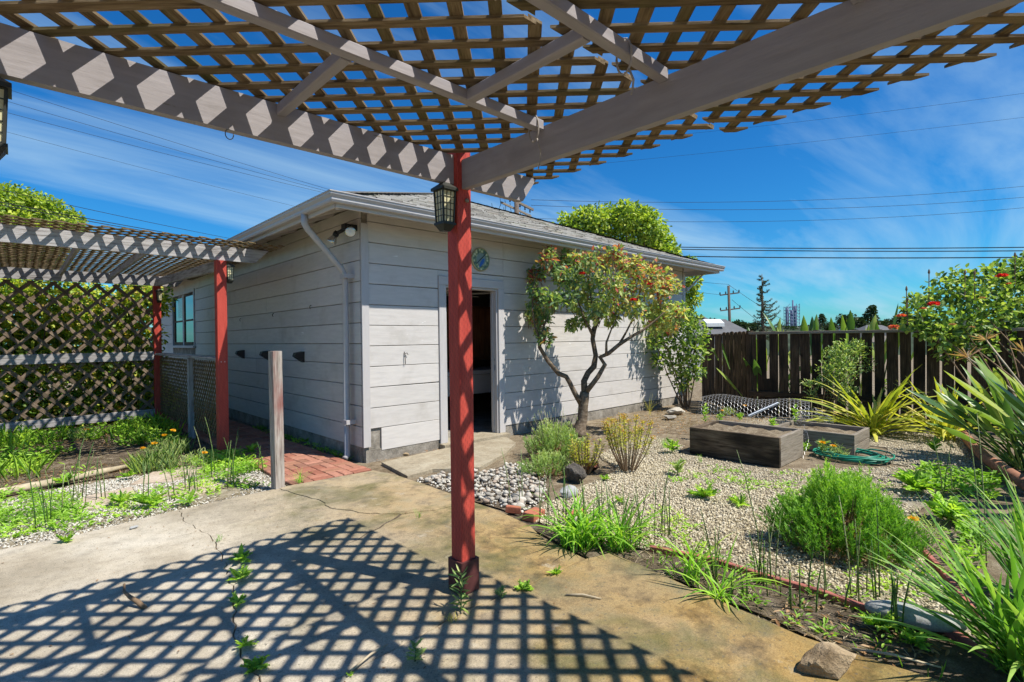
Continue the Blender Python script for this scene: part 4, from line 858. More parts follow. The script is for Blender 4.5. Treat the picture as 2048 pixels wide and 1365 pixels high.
# hills
def hill(name, x0, x1, prof, t, mat):
    n = 40; mb = MB(); vs = []
    for i in range(n+1):
        x = x0+(x1-x0)*i/n; y = np.interp(x, [p[0] for p in prof], [p[1] for p in prof]) + math.sin(i*1.7)*1.0
        q = at(x, y, t); f = at(x, 690, t*.7); b = at(x, y+4, t*1.25); vs += [(f.x,f.y,-22), tuple(q), (b.x,b.y,q.z*.7)]
    mb.add(vs, [(i*3+k, i*3+3+k, i*3+4+k, i*3+1+k) for i in range(n) for k in (0,1)]); return struct(mb.build(name, mat, None, True))
hm = plain('hillside_scrub', (.055,.075,.045), .95, .1, var=.5, scale=.05)
hill('hills', 1150, 2500, [(1150,652),(1350,648),(1420,643),(1500,652),(1600,655),(1650,650),(1720,648),(1800,650),(1900,640),(2100,636),(2500,640)], 420, hm)
def far_tree(px, top, base, wpx, t, kind, label, mat='farleaf'):
    b = at(px, base, t); tpz = at(px, top, t).z; T = empty('far_tree', (b.x, b.y, b.z), label, 'tree', 'trees on the far hillside'); h = tpz-b.z; w = wpx/1040*t/2
    mb = MB(); mb.tube([(b.x,b.y,b.z-4),(b.x,b.y,b.z+h*.6)], [w*.09,w*.04], 6); mb.build('trunk', M['bark'], T)
    P_, D_ = [], []
    if kind == 'pine':
        for k in range(9):
            f = k/8; c = (b.x+RIGHT0.x*RND.uniform(-.2,.2)*w, b.y+RIGHT0.y*RND.uniform(-.2,.2)*w, b.z+h*(.35+.62*f)); p, d = blob(c, (w*(1-.75*f)*.9, w*(1-.75*f)*.9, h*.055), 130); P_.append(p); D_.append(d)
    else:
        for k in range(9):
            a = RND.uniform(0, 6.28); rr = RND.uniform(.1,.65)*w; c = (b.x+math.cos(a)*rr, b.y+math.sin(a)*rr, b.z+h*RND.uniform(.45,.78)); p, d = blob(c, (w*.42, w*.42, h*.22), 150); P_.append(p); D_.append(d)
    P_ = np.concatenate(P_); leaf_obj('crown', M[mat], T, P_, np.concatenate(D_), w*.16, w*.12)
for a in ((1385,632,668,60,300,'oak','rounded dark tree on the skyline just right of the shed'),(1425,638,668,50,310,'oak','low dark tree on the skyline left of the far pole'),(1478,640,668,44,300,'oak','dark tree clump on the skyline left of the conifer'),(1500,645,668,40,300,'oak','small dark tree at the foot of the conifer'),
          (1610,652,668,40,420,'oak','small bush below the refinery tower'),(1645,630,668,30,300,'pine','dark flat topped pine right of the short column'),(1662,645,668,30,300,'oak','small tree right of the flat topped pine'),(1691,626,668,42,250,'oak','round dark oak on the skyline above the fence'),(1742,614,668,46,260,'pine','layered dark cypress pine on the skyline'),(1722,634,668,40,260,'oak','dark tree left of the layered pine'),(1775,640,668,50,300,'oak','low trees on the skyline left of the rose hedge'),(1815,632,668,70,260,'oak','dark rounded tree just left of the rose hedge'),(1580,655,668,60,420,'oak','low bush left below the refinery tower')): far_tree(*a)
# neighbouring roofs
hz = plain('neighbour_roof', (.13,.13,.135), .9, var=.15, scale=3)
def far_house(px0, px1, ridge, eave, t, label, wall=(.5,.48,.45), skyl=False):
    a, b = at(px0, eave, t), at(px1, eave, t); c = (a+b)/2; H = empty('far_house', (c.x, c.y, a.z-3), label, 'house'); w = (b-a).length/2; rz = at((px0+px1)/2, ridge, t*1.05).z; dep = w*.7
    def q(x, y, z): p = c + RIGHT0*x + FWD0*y; return (p.x, p.y, z)
    mb = MB(); ez = a.z; mb.add([q(-w,0,ez),q(w,0,ez),q(w,2*dep,ez),q(-w,2*dep,ez),q(-w*.45,dep,rz),q(w*.45,dep,rz)], [(0,1,5,4),(1,2,5),(2,3,4,5),(3,0,4),(3,2,1,0)]); rf = mb.build('roof', hz, H)
    mb = MB(); mb.add([q(-w*.92,.06*w,ez-3),q(w*.92,.06*w,ez-3),q(w*.92,1.9*dep,ez-3),q(-w*.92,1.9*dep,ez-3),q(-w*.92,.06*w,ez-.02),q(w*.92,.06*w,ez-.02),q(w*.92,1.9*dep,ez-.02),q(-w*.92,1.9*dep,ez-.02)], [(0,1,5,4),(1,2,6,5),(2,3,7,6),(3,0,4,7),(4,5,6,7)]); mb.build('wall', plain('far_wall', wall, .8), H)
    if skyl:
        s = .55; y0 = dep*s; z = ez+(rz-ez)*s; x0 = -w*.25; mb = MB()
        for dz in (0, .12): mb.add([q(x0,y0,z+.06+dz)], [])
        mb = MB(); mb.add([q(x0,y0-.25,z-.02),q(x0+.9,y0-.25,z-.02),q(x0+.9,y0+.3,z+.22),q(x0,y0+.3,z+.22),q(x0,y0-.25,z+.16),q(x0+.9,y0-.25,z+.16),q(x0+.9,y0+.3,z+.38),q(x0,y0+.3,z+.38)], [(0,1,5,4),(1,2,6,5),(2,3,7,6),(3,0,4,7),(4,5,6,7)]); mb.build('skylight', M['lens'], rf)
far_house(1366, 1512, 639, 672, 26, 'grey hipped neighbour roof with a skylight beyond the fence', skyl=True)
far_house(1700, 1760, 642, 652, 330, 'small pale house on the far hillside', (.6,.58,.55)); far_house(1730, 1800, 651, 664, 150, 'brown roofed house just above the fence tops', (.45,.38,.3)); far_house(1386, 1420, 634, 640, 400, 'pale long building on the far ridge beside the shed', (.6,.6,.6))
# trees around the yard
def leafy(name, label, base, clusters, n, L, mat, trunk_r=.14, cat='tree', shell=.5, limbs=True, zc=None, trunkmat='bark'):
    T = empty(name, base, label, cat); P_, D_ = [], []; b = Vector(base); cen = sum((Vector(c[0]) for c in clusters), Vector())/len(clusters)
    mb = MB(); fork = Vector((b.x*.5+cen.x*.5, b.y*.5+cen.y*.5, b.z+(cen.z-b.z)*.5)); mb.tube([b, b.lerp(fork, .5)+Vector((.05,.03,0)), fork], [trunk_r, trunk_r*.8, trunk_r*.6], 8); mb.build('trunk', M[trunkmat], T, True)
    if limbs:
        mb = MB()
        for c, r in clusters: c = Vector(c); m = fork.lerp(c, .5)+Vector((RND.uniform(-.1,.1), RND.uniform(-.1,.1), .05)); mb.tube([fork, m, c], [trunk_r*.35, trunk_r*.2, trunk_r*.06], 5)
        mb.build('limbs', M[trunkmat], T)
    for c, r in clusters:
        k = int(n*(r if isinstance(r, (int, float)) else max(r))**2); p, d = blob(c, r, k, shell); d = d*.6 + NR.normal(size=d.shape)*.5 + np.array([0,0,-.1]); P_.append(p); D_.append(d)
    P_ = np.concatenate(P_); D_ = np.concatenate(D_); leaf_obj('crown', M[mat], T, P_, D_, L*(.7+.6*NR.random(len(P_))), L*.62); return T
def pxc(lst, t): return [(tuple(at(x, y, t+RND.uniform(-dt, dt))), r/1040*t) for x, y, r, dt in lst]
b = at(1250, 760, 20)
leafy('neighbour_tree', 'bright green leafy tree rising behind the right end of the shed roof', (b.x, b.y, -.4), pxc([(1135,450,26,.5),(1165,440,28,.8),(1195,440,32,.8),(1230,445,36,.8),(1265,440,34,.8),(1295,455,34,.8),(1320,480,32,.6),(1150,480,34,.8),(1200,490,40,1),(1250,500,42,1),(1300,510,40,1),(1338,505,22,.5),(1290,430,20,.4),(1250,418,18,.3),(1383,530,16,.3),(1386,560,18,.3),(1386,600,17,.3),(1380,635,16,.3),(1380,580,15,.3),(1290,560,40,1),(1240,560,40,1)], 20), 1500, .17, 'treeleaf', .2, shell=.35)
b = at(30, 760, 16)
leafy('street_tree', 'green tree standing above the side pergola at the left edge', (b.x, b.y, -.4), pxc([(-40,420,50,.8),(10,405,40,.8),(40,400,30,.6),(60,420,34,.6),(90,415,28,.6),(110,430,28,.5),(140,440,24,.4),(155,455,20,.4),(30,450,44,.8),(80,460,40,.8),(-60,470,60,1),(120,470,34,.6),(20,500,50,1),(80,510,50,1)], 16), 2400, .13, 'treeleaf', .18, shell=.35)
hc = []
for i in range(48): hc.append(((-2.0+3.75*(i % 12)/11+RND.uniform(-.15,.15), RND.uniform(11.5,12.5), .25+.62*(i//12)+RND.uniform(-.15,.15)), (.46,.36,.44)))
leafy('ivy_hedge', 'dense green ivy hedge behind the lattice screen', (.2, 12.0, -.03), hc, 4600, .085, 'hedge', .05, 'hedge', shell=.3)
# ------------------------------------------------------------------ fence, gate, planters
def picket_mesh(w, h, t=.018):
    n = 9; top = [(w/2*math.cos(math.pi*k/(n-1))*.98, h-.05+.05*math.sin(math.pi*k/(n-1))**.6) for k in range(n)]; prof = [(-w/2,0),(w/2,0),(w/2,h-.06)] + top[1:-1] + [(-w/2,h-.06)]
    m = len(prof); me = bpy.data.meshes.new('picket'); me.from_pydata([(z,x,-t/2) for x,z in prof]+[(z,x,t/2) for x,z in prof], [], [tuple(range(m)), tuple(range(m,2*m))[::-1]]+[(i,m+i,m+(i+1) % m,(i+1) % m) for i in range(m)]); me.update(); return me
def picket(parent, x, y, ang, w, h, z0=-.03):
    o = link('picket', picket_mesh(w, h), M['fence'], parent); o.location = Vector((x,y,z0))-origin(parent)
    f = Vector((math.cos(ang), math.sin(ang), 0)); up = (Vector((0,0,1)) + f*RND.uniform(-.012,.012)).normalized(); n_ = up.cross(f).normalized(); o.rotation_mode = 'QUATERNION'; o.rotation_quaternion = Matrix((up, n_.cross(up), n_)).transposed().to_quaternion(); return o
F0, F1 = Vector((9.40,3.78,0)), Vector((10.30,-1.0,0)); fa = math.atan2(F1.y-F0.y, F1.x-F0.x)
fen = empty('picket_fence', F0, 'dark weathered picket fence with rounded tops at the back of the garden', 'fence')
d = (F1-F0).normalized(); nrm = Vector((-d.y, d.x, 0)); s = .0; L = (F1-F0).length
while s < L:
    w = RND.uniform(.128,.152); c = F0 + d*(s+w/2)
    if not (.20 < s < .34): picket(fen, c.x, c.y, fa, w, 1.475+RND.uniform(-.012,.012))
    s += w + RND.uniform(.014,.034)
for z in (1.415, .35): plank('fence_rail', F0 - nrm*.0 + d*.02 + Vector((0,0,z)) + Vector((d.y,-d.x,0))*.03, F1 + Vector((0,0,z)) + Vector((d.y,-d.x,0))*.03, .035, .045 if z > 1 else .09, M['rail'] if z > 1 else M['fence'], fen)
plank('fence_post', (F0.x+.03,F0.y-.02,-.03), (F0.x+.03,F0.y-.02,1.46), .09, .09, M['fence'], fen, up=(1,0,0))
plank('loose_board', F0+d*.36+Vector((0,0,-.02)), F0+d*.30+Vector((0,0,.62)), .02, .13, M['fence'], fen, up=(d.x,d.y,0))
G1 = Vector((10.75,5.25,0)); gd = (G1-F0).normalized(); gaa = math.atan2(gd.y, gd.x)
gate = empty('picket_gate', F0+gd*.05, 'dark picket gate with diagonal brace between shed and fence', 'gate'); s = .02; L = (G1-F0).length
while s < L:
    w = RND.uniform(.13,.15); c = F0 + gd*(s+w/2+.05); picket(gate, c.x, c.y, gaa, w, (1.48 if s < 1.0 else 1.44)+RND.uniform(-.01,.01)); s += w + RND.uniform(.02,.05)
off_ = Vector((gd.y,-gd.x,0))*.032
plank('gate_rail', F0+gd*.05+off_+Vector((0,0,1.405)), G1+off_+Vector((0,0,1.385)), .035, .045, M['rail'], gate); plank('gate_rail', F0+gd*.05+off_+Vector((0,0,.2)), G1+off_+Vector((0,0,.2)), .035, .09, M['fence'], gate)
plank('brace', F0+gd*.12+off_*2.1+Vector((0,0,1.38)), F0+gd*1.15+off_*2.1+Vector((0,0,.22)), .035, .07, M['rail'], gate)
# planters
def planter(x0, x1, y0, y1, h, label, mats, dirtz):
    P_ = empty('planter_box', ((x0+x1)/2,(y0+y1)/2,-.04), label, 'planter'); t = .04
    nb = 2 if h < .27 else 1
    for k in range(nb):
        a, b = -.04+(h+.04)*k/nb, -.04+(h+.04)*(k+1)/nb-.004; zc, hh = (a+b)/2, b-a
        plank('side_board', (x0+t/2,y0,zc), (x0+t/2,y1,zc), t, hh, mats[0], P_); plank('side_board', (x1-t/2,y0,zc), (x1-t/2,y1,zc), t, hh, mats[1], P_)
        plank('end_board', (x0+t+.001,y0+t/2,zc), (x1-t-.001,y0+t/2,zc), t, hh-.002, mats[1], P_); plank('end_board', (x0+t+.001,y1-t/2,zc), (x1-t-.001,y1-t/2,zc), t, hh-.002, mats[0], P_)
    n = 12; vs = [(x0+t+(x1-x0-2*t)*i/n, y0+t+(y1-y0-2*t)*j/n, dirtz+RND.uniform(-.02,.02)) for j in range(n+1) for i in range(n+1)]
    mb = MB(); mb.add(vs, [(j*(n+1)+i, j*(n+1)+i+1, (j+1)*(n+1)+i+1, (j+1)*(n+1)+i) for j in range(n) for i in range(n)]); mb.build('soil', M['yard'], P_, True); return P_
planter(5.87, 6.62, 2.04, 3.06, .285, 'dark weathered wooden planter box nearest the gravel, with bare soil', (M['bedwood'], M['rail']), .235)
planter(7.02, 7.72, 1.62, 2.52, .21, 'low grey planter box behind the coiled hose', (M['rail'], M['rail']), .15)
# chicken wire roll over the planters
def hexnet(fn, nu, nv, name, label, r=.0014):
    mb = MB(); seen = set(); V = {}
    def pt(i, j): return (i*1.5, (j + (.5 if i % 2 else 0))*math.sqrt(3))
    def e(a, b):
        k = (round(a[0],2),round(a[1],2),round(b[0],2),round(b[1],2)); k2 = k[2:]+k[:2]
        if k in seen or k2 in seen: return
        seen.add(k); A, B = fn(a[0]/(nu*1.5), a[1]/(nv*1.732)), fn(b[0]/(nu*1.5), b[1]/(nv*1.732)); mb.tube([A, B], r, 3, False)
    for i in range(nu):
        for j in range(nv):
            cx_, cy_ = pt(i, j); hx = [(cx_+math.cos(k*math.pi/3), cy_+math.sin(k*math.pi/3)) for k in range(6)]
            for k in range(6): e(hx[k], hx[(k+1) % 6])
    return tag(mb.build(name, M['wire']), label, 'wire mesh')
A0, B0 = Vector((7.55,3.75,0)), Vector((7.95,2.35,0))
def net1(u, v):
    q = A0.lerp(B0, u); n_ = Vector((.9,.25,0)); a = v*math.pi*.8; return q + n_*(.30*(1-math.cos(a))-.1) + Vector((0,0,.12+.34*math.sin(a)*(1-.5*(u-.4)**2) + .03*math.sin(u*9)))
hexnet(net1, 32, 12, 'chicken_wire', 'arched roll of chicken wire lying behind the dark planter')
def net2(u, v): 
    q = Vector((6.60,2.08,.0)); return q + Vector((.02+.10*math.sin(v*5+u*3), .16*u-.06, .30-.36*v)) + Vector((.05*math.sin(u*7),0,.02*math.sin(u*11)))
hexnet(net2, 6, 9, 'crumpled_wire', 'crumpled chicken wire hanging on the planter corner by the hose', .0008)
def net3(u, v): return Vector((7.85,2.30,.12)) + Vector((.20*math.sin(v*6.3)*math.sin(u*3.1), .25*math.cos(v*6.3)*math.sin(u*3.1), .25*(1-math.cos(u*2.6))*.5 + .04*math.sin(v*13)))
hexnet(net3, 10, 16, 'wire_bundle', 'ball of tangled chicken wire at the end of the roll')
tag(plank('metal_channel', (7.45,3.0,.24), (7.85,2.74,.41), .03, .03, M['steel']), 'grey metal channel leaning across the chicken wire', 'metal bar')
# hose
ho = MB(); pts = []
for k in range(9*20):
    t = k/20*2*math.pi; r = .20+.012*(k/20)+.03*math.sin(k*.21); pts.append((6.86+r*1.0*math.cos(t)*.95+.02*math.sin(k*.05), 1.62+r*1.25*math.sin(t), -.015+.012*(k/20 % 4)+.012*math.sin(t*2+k*.1)))
ho.tube(pts, .0095, 6); tag(ho.build('garden_hose', M['hose'], None, True), 'coiled green garden hose on the gravel beside the planters', 'hose')
# edging, stones
def edging(pts, label):
    E_ = empty('brick_edging', (*pts[0], -.03), label, 'edging')
    for (a, b) in zip(pts, pts[1:]):
        n = max(1, round((Vector(b)-Vector(a)).length/.22))
        for k in range(n): p = Vector(a).lerp(Vector(b), k/n); q = Vector(a).lerp(Vector(b), (k+.97)/n); plank('brick', (p.x,p.y,-.018+RND.uniform(-.005,.004)), (q.x,q.y,-.018), .03, .05, M['edge'], E_)
edging([(3.0,1.85),(3.11,1.48),(3.10,1.16),(3.12,.89),(3.09,.63),(3.13,.36),(3.05,.2)], 'thin red brick edging strip between dark soil and gravel')
edging([(4.2,.60),(3.95,.49),(3.67,.38),(3.4,.28)], 'red edging strip on the far side of the gravel near the iris')
def rock(name, c, r, mat, label, seed, rough=.22, sub=3, cat='rock', rotz=0.0, smooth=False):
    g_ = np.random.default_rng(seed); import bmesh; bm = bmesh.new(); bmesh.ops.create_icosphere(bm, subdivisions=sub, radius=1); npl = 16 if rough < .25 else 11; dirs = nz(g_.normal(size=(npl,3))); offs = .62+.38*g_.random(npl)
    for v in bm.verts:
        n_ = np.array(v.co); k = 1.0
        for dd_, o_ in (() if smooth else zip(dirs, offs)):
            q = n_@dd_
            if q*k > o_*(1-rough)+.02: k = (o_*(1-rough)+.02)/q
        k *= 1+(.0 if smooth else .02)*g_.normal() + (.06*math.sin(3*n_[0]+seed)+.05*math.sin(4*n_[1]) if smooth else 0); v.co = v.co*k
    me = bpy.data.meshes.new(name); 
    for v in bm.verts: v.co = (v.co.x*r[0], v.co.y*r[1], v.co.z*r[2])
    bm.to_mesh(me); bm.free(); o = link(name, me, mat, None, c); o.rotation_euler = (0,0,rotz); return tag(o, label, cat)
rock('tan_rock', (2.385,.655,.045), (.15,.10,.080), M['rock'], 'rough tan rock sitting on the stained patio corner', 17, .3, rotz=-.6)
st = rock('long_stone', (3.095,.475,.02), (.20,.058,.052), M['stone'], 'smooth long grey stone lying along the red edging', 9, .02, rotz=R(-76), smooth=True); st.data.polygons.foreach_set('use_smooth', [True]*len(st.data.polygons))
rock('lava_rock', (3.98,3.30,.06), (.17,.14,.13), M['lava'], 'dark porous rock under the yellow green shrub', 14, .3, rotz=.5)
rock('white_rock', (8.6,4.75,.03), (.24,.17,.09), M['pebble'], 'white rock on the earth near the shed corner bush', 22, .2); rock('flat_rock', (8.05,4.55,.0), (.15,.12,.05), M['pebble'], 'small pale flat rock beside the white rock', 23, .2)
rock('walk_stone', (3.35,5.37,.01), (.05,.035,.03), M['rock'], 'small tan stone by the shed footing left of the door', 31); rock('grey_cobble', (3.52,2.98,.01), (.10,.07,.06), M['stone'], 'grey cobble beside the pebbles and the lavender', 32, .05); rock('patio_pebble', (.62,4.73,.012), (.028,.018,.013), M['stone'], 'single grey pebble on the bare patio at left', 33, .05)
rock('pale_cobble', (2.98,2.46,.015), (.045,.04,.04), M['pebble'], 'pale cobble among the daylily leaves', 36, .05)
for i, (x, y, a, l) in enumerate(((2.92,2.83,.3,'loose orange brick at the patio edge by the daylilies'),(3.16,2.58,.5,'second orange brick half hidden behind the daylilies'),(4.40,3.42,1.1,'red brick tilted against the dark rock'),(2.88,3.02,-.9,'red brick shard beside the pebbles'))):
    o = link('loose_brick', bme.copy() if False else bme.copy(), None, None, (x,y,.028)); o.data.materials.clear(); o.data.materials.append(M['redbrick']); o.rotation_euler = (.05,.08 if i != 2 else .5,a); o.scale = (1,1,1.2) if i != 3 else (.6,.4,1.0); tag(o, l, 'brick')
pi_ = MB(); q0, q1 = gat(1922,872), gat(2060,985)
pi_.tube([(q0.x,q0.y,.05),(7.4,.52,.05),(q1.x,q1.y,.05)], .055, 10); tag(pi_.build('log_edging', M['pipe'], None, True), 'reddish log edging the bed of the bird of paradise', 'edging')
lg = MB(); lg.tube([(-.5,6.76,.0),(-.12,6.80,.0),(.27,6.89,.005),(.64,7.05,.005),(.94,7.2,.0)], [.035,.04,.038,.034,.02], 8); tag(lg.build('log_border', M['dry'], None, True), 'bleached thin log bordering the planting bed at left', 'log')
for p_, l in (([(.80,6.30),(1.05,6.72),(1.62,6.78),(1.50,6.42),(1.1,6.15)], 'tan flagstone in the white gravel nearest the planting bed'),([(.95,5.62),(1.15,5.95),(1.52,5.98),(1.50,5.62),(1.2,5.45)], 'tan flagstone in the middle of the white gravel'),([(.25,5.75),(.45,6.12),(.80,6.2),(.78,5.8),(.5,5.6)], 'tan flagstone at the left of the white gravel'),([(1.62,6.2),(1.70,6.6),(1.88,6.62),(1.88,6.05)], 'tan flagstone beside the red path post')):
    P_ = p_; ar = sum(P_[i-1][0]*P_[i][1]-P_[i][0]*P_[i-1][1] for i in range(len(P_)))
    tag(slab('flagstone', P_ if ar > 0 else P_[::-1], -.06, -.012, M['flag'], amp=.02), l, 'flagstone')
# river pebbles
pb_ = struct(sheet('pebble_bed', [(2.83,4.42),(3.15,4.46),(3.6,4.2),(4.0,4.3),(4.2,4.0),(3.9,3.5),(3.4,3.1),(2.87,2.95),(2.83,3.7)], -.031, M['soil']))
import bmesh
pm = []
for k in range(5):
    bm = bmesh.new(); bmesh.ops.create_icosphere(bm, subdivisions=2, radius=1)
    for v in bm.verts: v.co = v.co*(1+.06*math.sin(v.co.x*3+k)+.05*math.sin(v.co.y*4+2*k))
    me = bpy.data.meshes.new('pebble'); bm.to_mesh(me); bm.free(); me.polygons.foreach_set('use_smooth', [True]*len(me.polygons)); me.materials.append(M['pebble']); pm.append(me)
PPb = scatter([(2.85,4.38),(3.15,4.40),(3.6,4.15),(3.95,4.2),(4.0,3.9),(3.75,3.5),(3.3,3.12),(2.90,3.0),(2.86,3.7)], 470); PPb = PPb[:290]
for i, (x, y) in enumerate(PPb):
    s = RND.uniform(.014,.032) if y > 3.25 else RND.uniform(.022,.05); o = link('pebble', pm[i % 5], None, pb_); o.location = Vector((x,y,-.02+s*.35+RND.uniform(0,.02)))-origin(pb_); o.scale = (s, s*RND.uniform(.6,.9), s*RND.uniform(.5,.7)); o.rotation_euler = (RND.uniform(-.3,.3), RND.uniform(-.3,.3), RND.uniform(0,6.28))
stone_np(scatter([(2.85,4.40),(3.6,4.15),(4.1,4.2),(4.0,3.7),(3.3,3.05),(2.9,2.95)], 900), -.03, .008, .018, 'small_pebbles', M['gravelw'], 'small whitish pebbles filling the gaps between river stones', 'pebbles')
# twigs on the patio
def twig(a, b, r, label, mat='dry', mid=None):
    mb = MB(); a = Vector(a); b = Vector(b); m = (a+b)/2+Vector(mid or (.01,.01,.004)); mb.tube([a, m, b], [r*.8, r, r*.6], 6); tag(mb.build('dry_stick', M[mat], None, True), label, 'stick')
twig((2.10,1.81,.011), (2.20,1.65,.011), .006, 'short pale dry stick on the stained patio slab')
twig((2.30,.52,.012), (2.62,.28,.012), .005, 'thin bleached twig beside the tan rock'); twig((2.62,.62,.01), (2.72,.33,.012), .006, 'pale twig on the soil edge by the tan rock')
twig((.985,2.02,.012), (1.19,2.08,.012), .006, 'dry stick lying along the joint at the front of the patio')
rs = MB(); rs.tube([(.47,3.27,.0),(.445,3.31,.03),(.42,3.36,.045),(.40,3.41,.065),(.405,3.44,.095)], [.013,.012,.010,.007,.005], 7); tag(rs.build('root_stub', M['twig'], None, True), 'curled brown root stub sticking up from the patio', 'root')
# ------------------------------------------------------------------ plants
def bloom(parent, c, r, mat, name='bloom', n=22):
    c = np.array(c); P_, D_, L_ = [], [], []
    for i in range(n):
        f = i/n; a = i*2.4; el = .1+1.25*(1-f); P_.append(c + np.array([math.cos(a)*r*.12, math.sin(a)*r*.12, -r*.1])); D_.append([math.cos(a)*math.cos(el), math.sin(a)*math.cos(el), math.sin(el)]); L_.append(r*(.65+.4*f))
    return leaf_obj(name, M[mat], parent, np.array(P_), np.array(D_), np.array(L_), np.array(L_)*.95, fold=.28, droop=.12)
# --- rose tree
def zt(zx, zy, t=7.54): return at(960+zx*.3663, 400+zy*.3663, t)
rb = gat(1160, 866); rt_ = empty('rose_tree', (rb.x, rb.y, -.04), 'gnarled rose tree with red and orange young leaves against the shed wall', 'rose tree')
def limb(lst, t0=7.54):
    mb = MB(); pts = [zt(a, b, t0+dt) for a, b, dt, r in lst]; mb.tube(pts, [r for *_, r in lst], 9); o = mb.build('limb', M['bark'], rt_, True); return pts
mb = MB(); tr = [(540,1290,0,.14),(543,1262,0,.105),(548,1235,0,.083),(560,1190,.02,.074),(563,1130,0,.071),(567,1085,0,.076),(572,1050,0,.066)]
mb.tube([zt(a,b,7.54+dt) for a,b,dt,r in tr], [r for *_, r in tr], 12); mb.build('trunk', M['bark'], rt_, True)
limb([(556,1120,0,.045),(520,1060,-.05,.038),(490,1000,-.08,.034),(470,965,-.1,.034),(430,950,-.12,.036),(370,880,-.15,.030),(325,805,-.18,.028),(330,750,-.18,.018),(350,690,-.15,.012),(380,620,-.15,.008)])
limb([(572,1055,0,.052),(568,990,.05,.046),(590,945,.06,.043),(622,910,.08,.045),(632,850,.1,.036),(615,760,.1,.034),(622,710,.12,.038),(650,640,.12,.022),(690,560,.1,.014),(720,470,.1,.008)])
limb([(578,1050,0,.042),(615,1005,-.05,.036),(645,965,-.06,.034),(682,900,-.05,.032),(655,860,-.05,.034),(700,840,-.1,.03),(760,790,-.12,.028),(830,745,-.15,.022),(900,705,-.15,.018),(980,640,-.15,.012),(1040,580,-.15,.008)])
limb([(618,740,.1,.03),(590,690,.05,.018),(560,620,.05,.012),(530,540,.05,.009),(500,450,.05,.006)]); limb([(760,790,-.12,.02),(800,720,-.1,.014),(840,640,-.05,.011),(870,540,-.05,.008),(880,430,0,.005)])
limb([(640,690,.1,.02),(615,600,.1,.012),(600,500,.1,.009),(590,400,.1,.006)]); limb([(330,770,-.18,.018),(300,690,-.2,.012),(285,600,-.2,.009),(290,500,-.2,.007),(310,380,-.2,.004)]); limb([(690,850,-.1,.022),(690,780,-.12,.016),(720,700,-.15,.01),(760,620,-.15,.007)])
CL = [(370,330,45,.75),(330,400,45,.6),(290,420,40,.7),(300,500,45,.25),(350,540,60,.1),(300,590,55,.15),(280,640,45,.3),(345,640,55,.12),(330,710,40,.3),(360,760,35,.3),(395,560,45,.05),(380,290,30,.8),
      (470,320,50,.45),(530,330,55,.35),(600,340,55,.55),(680,320,60,.75),(740,300,45,.8),(790,360,60,.6),(860,360,60,.8),(930,400,60,.65),(1010,430,55,.7),(460,420,60,.12),(520,440,65,.05),(590,450,65,.1),(670,440,70,.25),(740,470,70,.3),(810,460,70,.35),(900,470,70,.45),(980,500,65,.4),(1050,470,45,.6),
      (480,540,55,.05),(540,570,55,.03),(610,540,65,.03),(690,560,65,.05),(770,570,65,.12),(850,580,65,.15),(930,590,65,.3),(1010,600,65,.3),(1070,620,50,.3),(500,680,32,.03),(560,650,35,.05),(720,650,40,.05),(960,680,50,.25),(1030,690,45,.2),(420,410,35,.15),(640,610,50,.05)]
P1, D1, P2, D2 = [], [], [], []; tw_ = MB()
for x, y, r, red in CL:
    dt = RND.uniform(-.38,.38); c = np.array(zt(x, y, 7.54+dt)); rr = r*.3663/1040*7.54*1.12; n = int(36+r*1.35)
    p, d = blob(c, (rr,)*3, n, .3); d = d*.5+NR.normal(size=d.shape)*.6+np.array([0,0,-.15]); m = NR.random(n) < red*.62
    P1.append(p[~m]); D1.append(d[~m]); P2.append(p[m]); D2.append(d[m])
    for _ in range(3): e = p[RND.randrange(n)]; s_ = c + np.array([0,0,-rr*1.3]) + NR.normal(size=3)*.03; tw_.tube([s_, (s_+e)/2+NR.normal(size=3)*.02, e], [.005,.004,.002], 4, False)
tag(tw_.build('twigs', M['twig'], rt_), kind='stuff')
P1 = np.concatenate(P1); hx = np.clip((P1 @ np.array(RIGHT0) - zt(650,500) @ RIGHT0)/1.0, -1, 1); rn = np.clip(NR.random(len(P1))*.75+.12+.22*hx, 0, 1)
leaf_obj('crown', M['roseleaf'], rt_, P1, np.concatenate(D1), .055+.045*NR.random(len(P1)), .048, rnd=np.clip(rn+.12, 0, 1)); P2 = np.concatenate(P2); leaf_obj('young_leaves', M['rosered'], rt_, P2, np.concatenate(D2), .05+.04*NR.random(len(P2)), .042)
for x, y, r in ((558,405,.06),(838,548,.055),(925,462,.045),(720,300,.04)): bloom(rt_, zt(x, y, 7.2), r, 'petal')
# --- other leafy shrubs in world coordinates
def shrub(name, label, cat, base, clusters, dens, L, W_, mat, stems=8, stemr=.006, spread=.1, shell=.35, upd=.1, stemmat='twig', extra=None):
    T = empty(name, base, label, cat); b = Vector(base); mb = MB()
    for i in range(stems):
        c = Vector(clusters[i % len(clusters)][0]) + Vector((RND.uniform(-.05,.05), RND.uniform(-.05,.05), 0)); s = b + Vector((RND.uniform(-spread,spread), RND.uniform(-spread,spread), 0)); m = s.lerp(c, .5) + Vector((RND.uniform(-.04,.04), RND.uniform(-.04,.04), .03)); mb.tube([s, m, c], [stemr, stemr*.8, stemr*.4], 5)
    mb.build('stems', M[stemmat], T); P_, D_ = [], []
    for c, r in clusters:
        r = (r,)*3 if isinstance(r, (int, float)) else r; k = int(dens*(r[0]*r[1]*r[2])**(2/3)); p, d = blob(c, r, max(k, 8), shell); P_.append(p); D_.append(d*.6+NR.normal(size=d.shape)*.45+np.array([0,0,upd]))
    P_ = np.concatenate(P_); leaf_obj('foliage', M[mat], T, P_, np.concatenate(D_), L*(.7+.6*NR.random(len(P_))), W_); return T
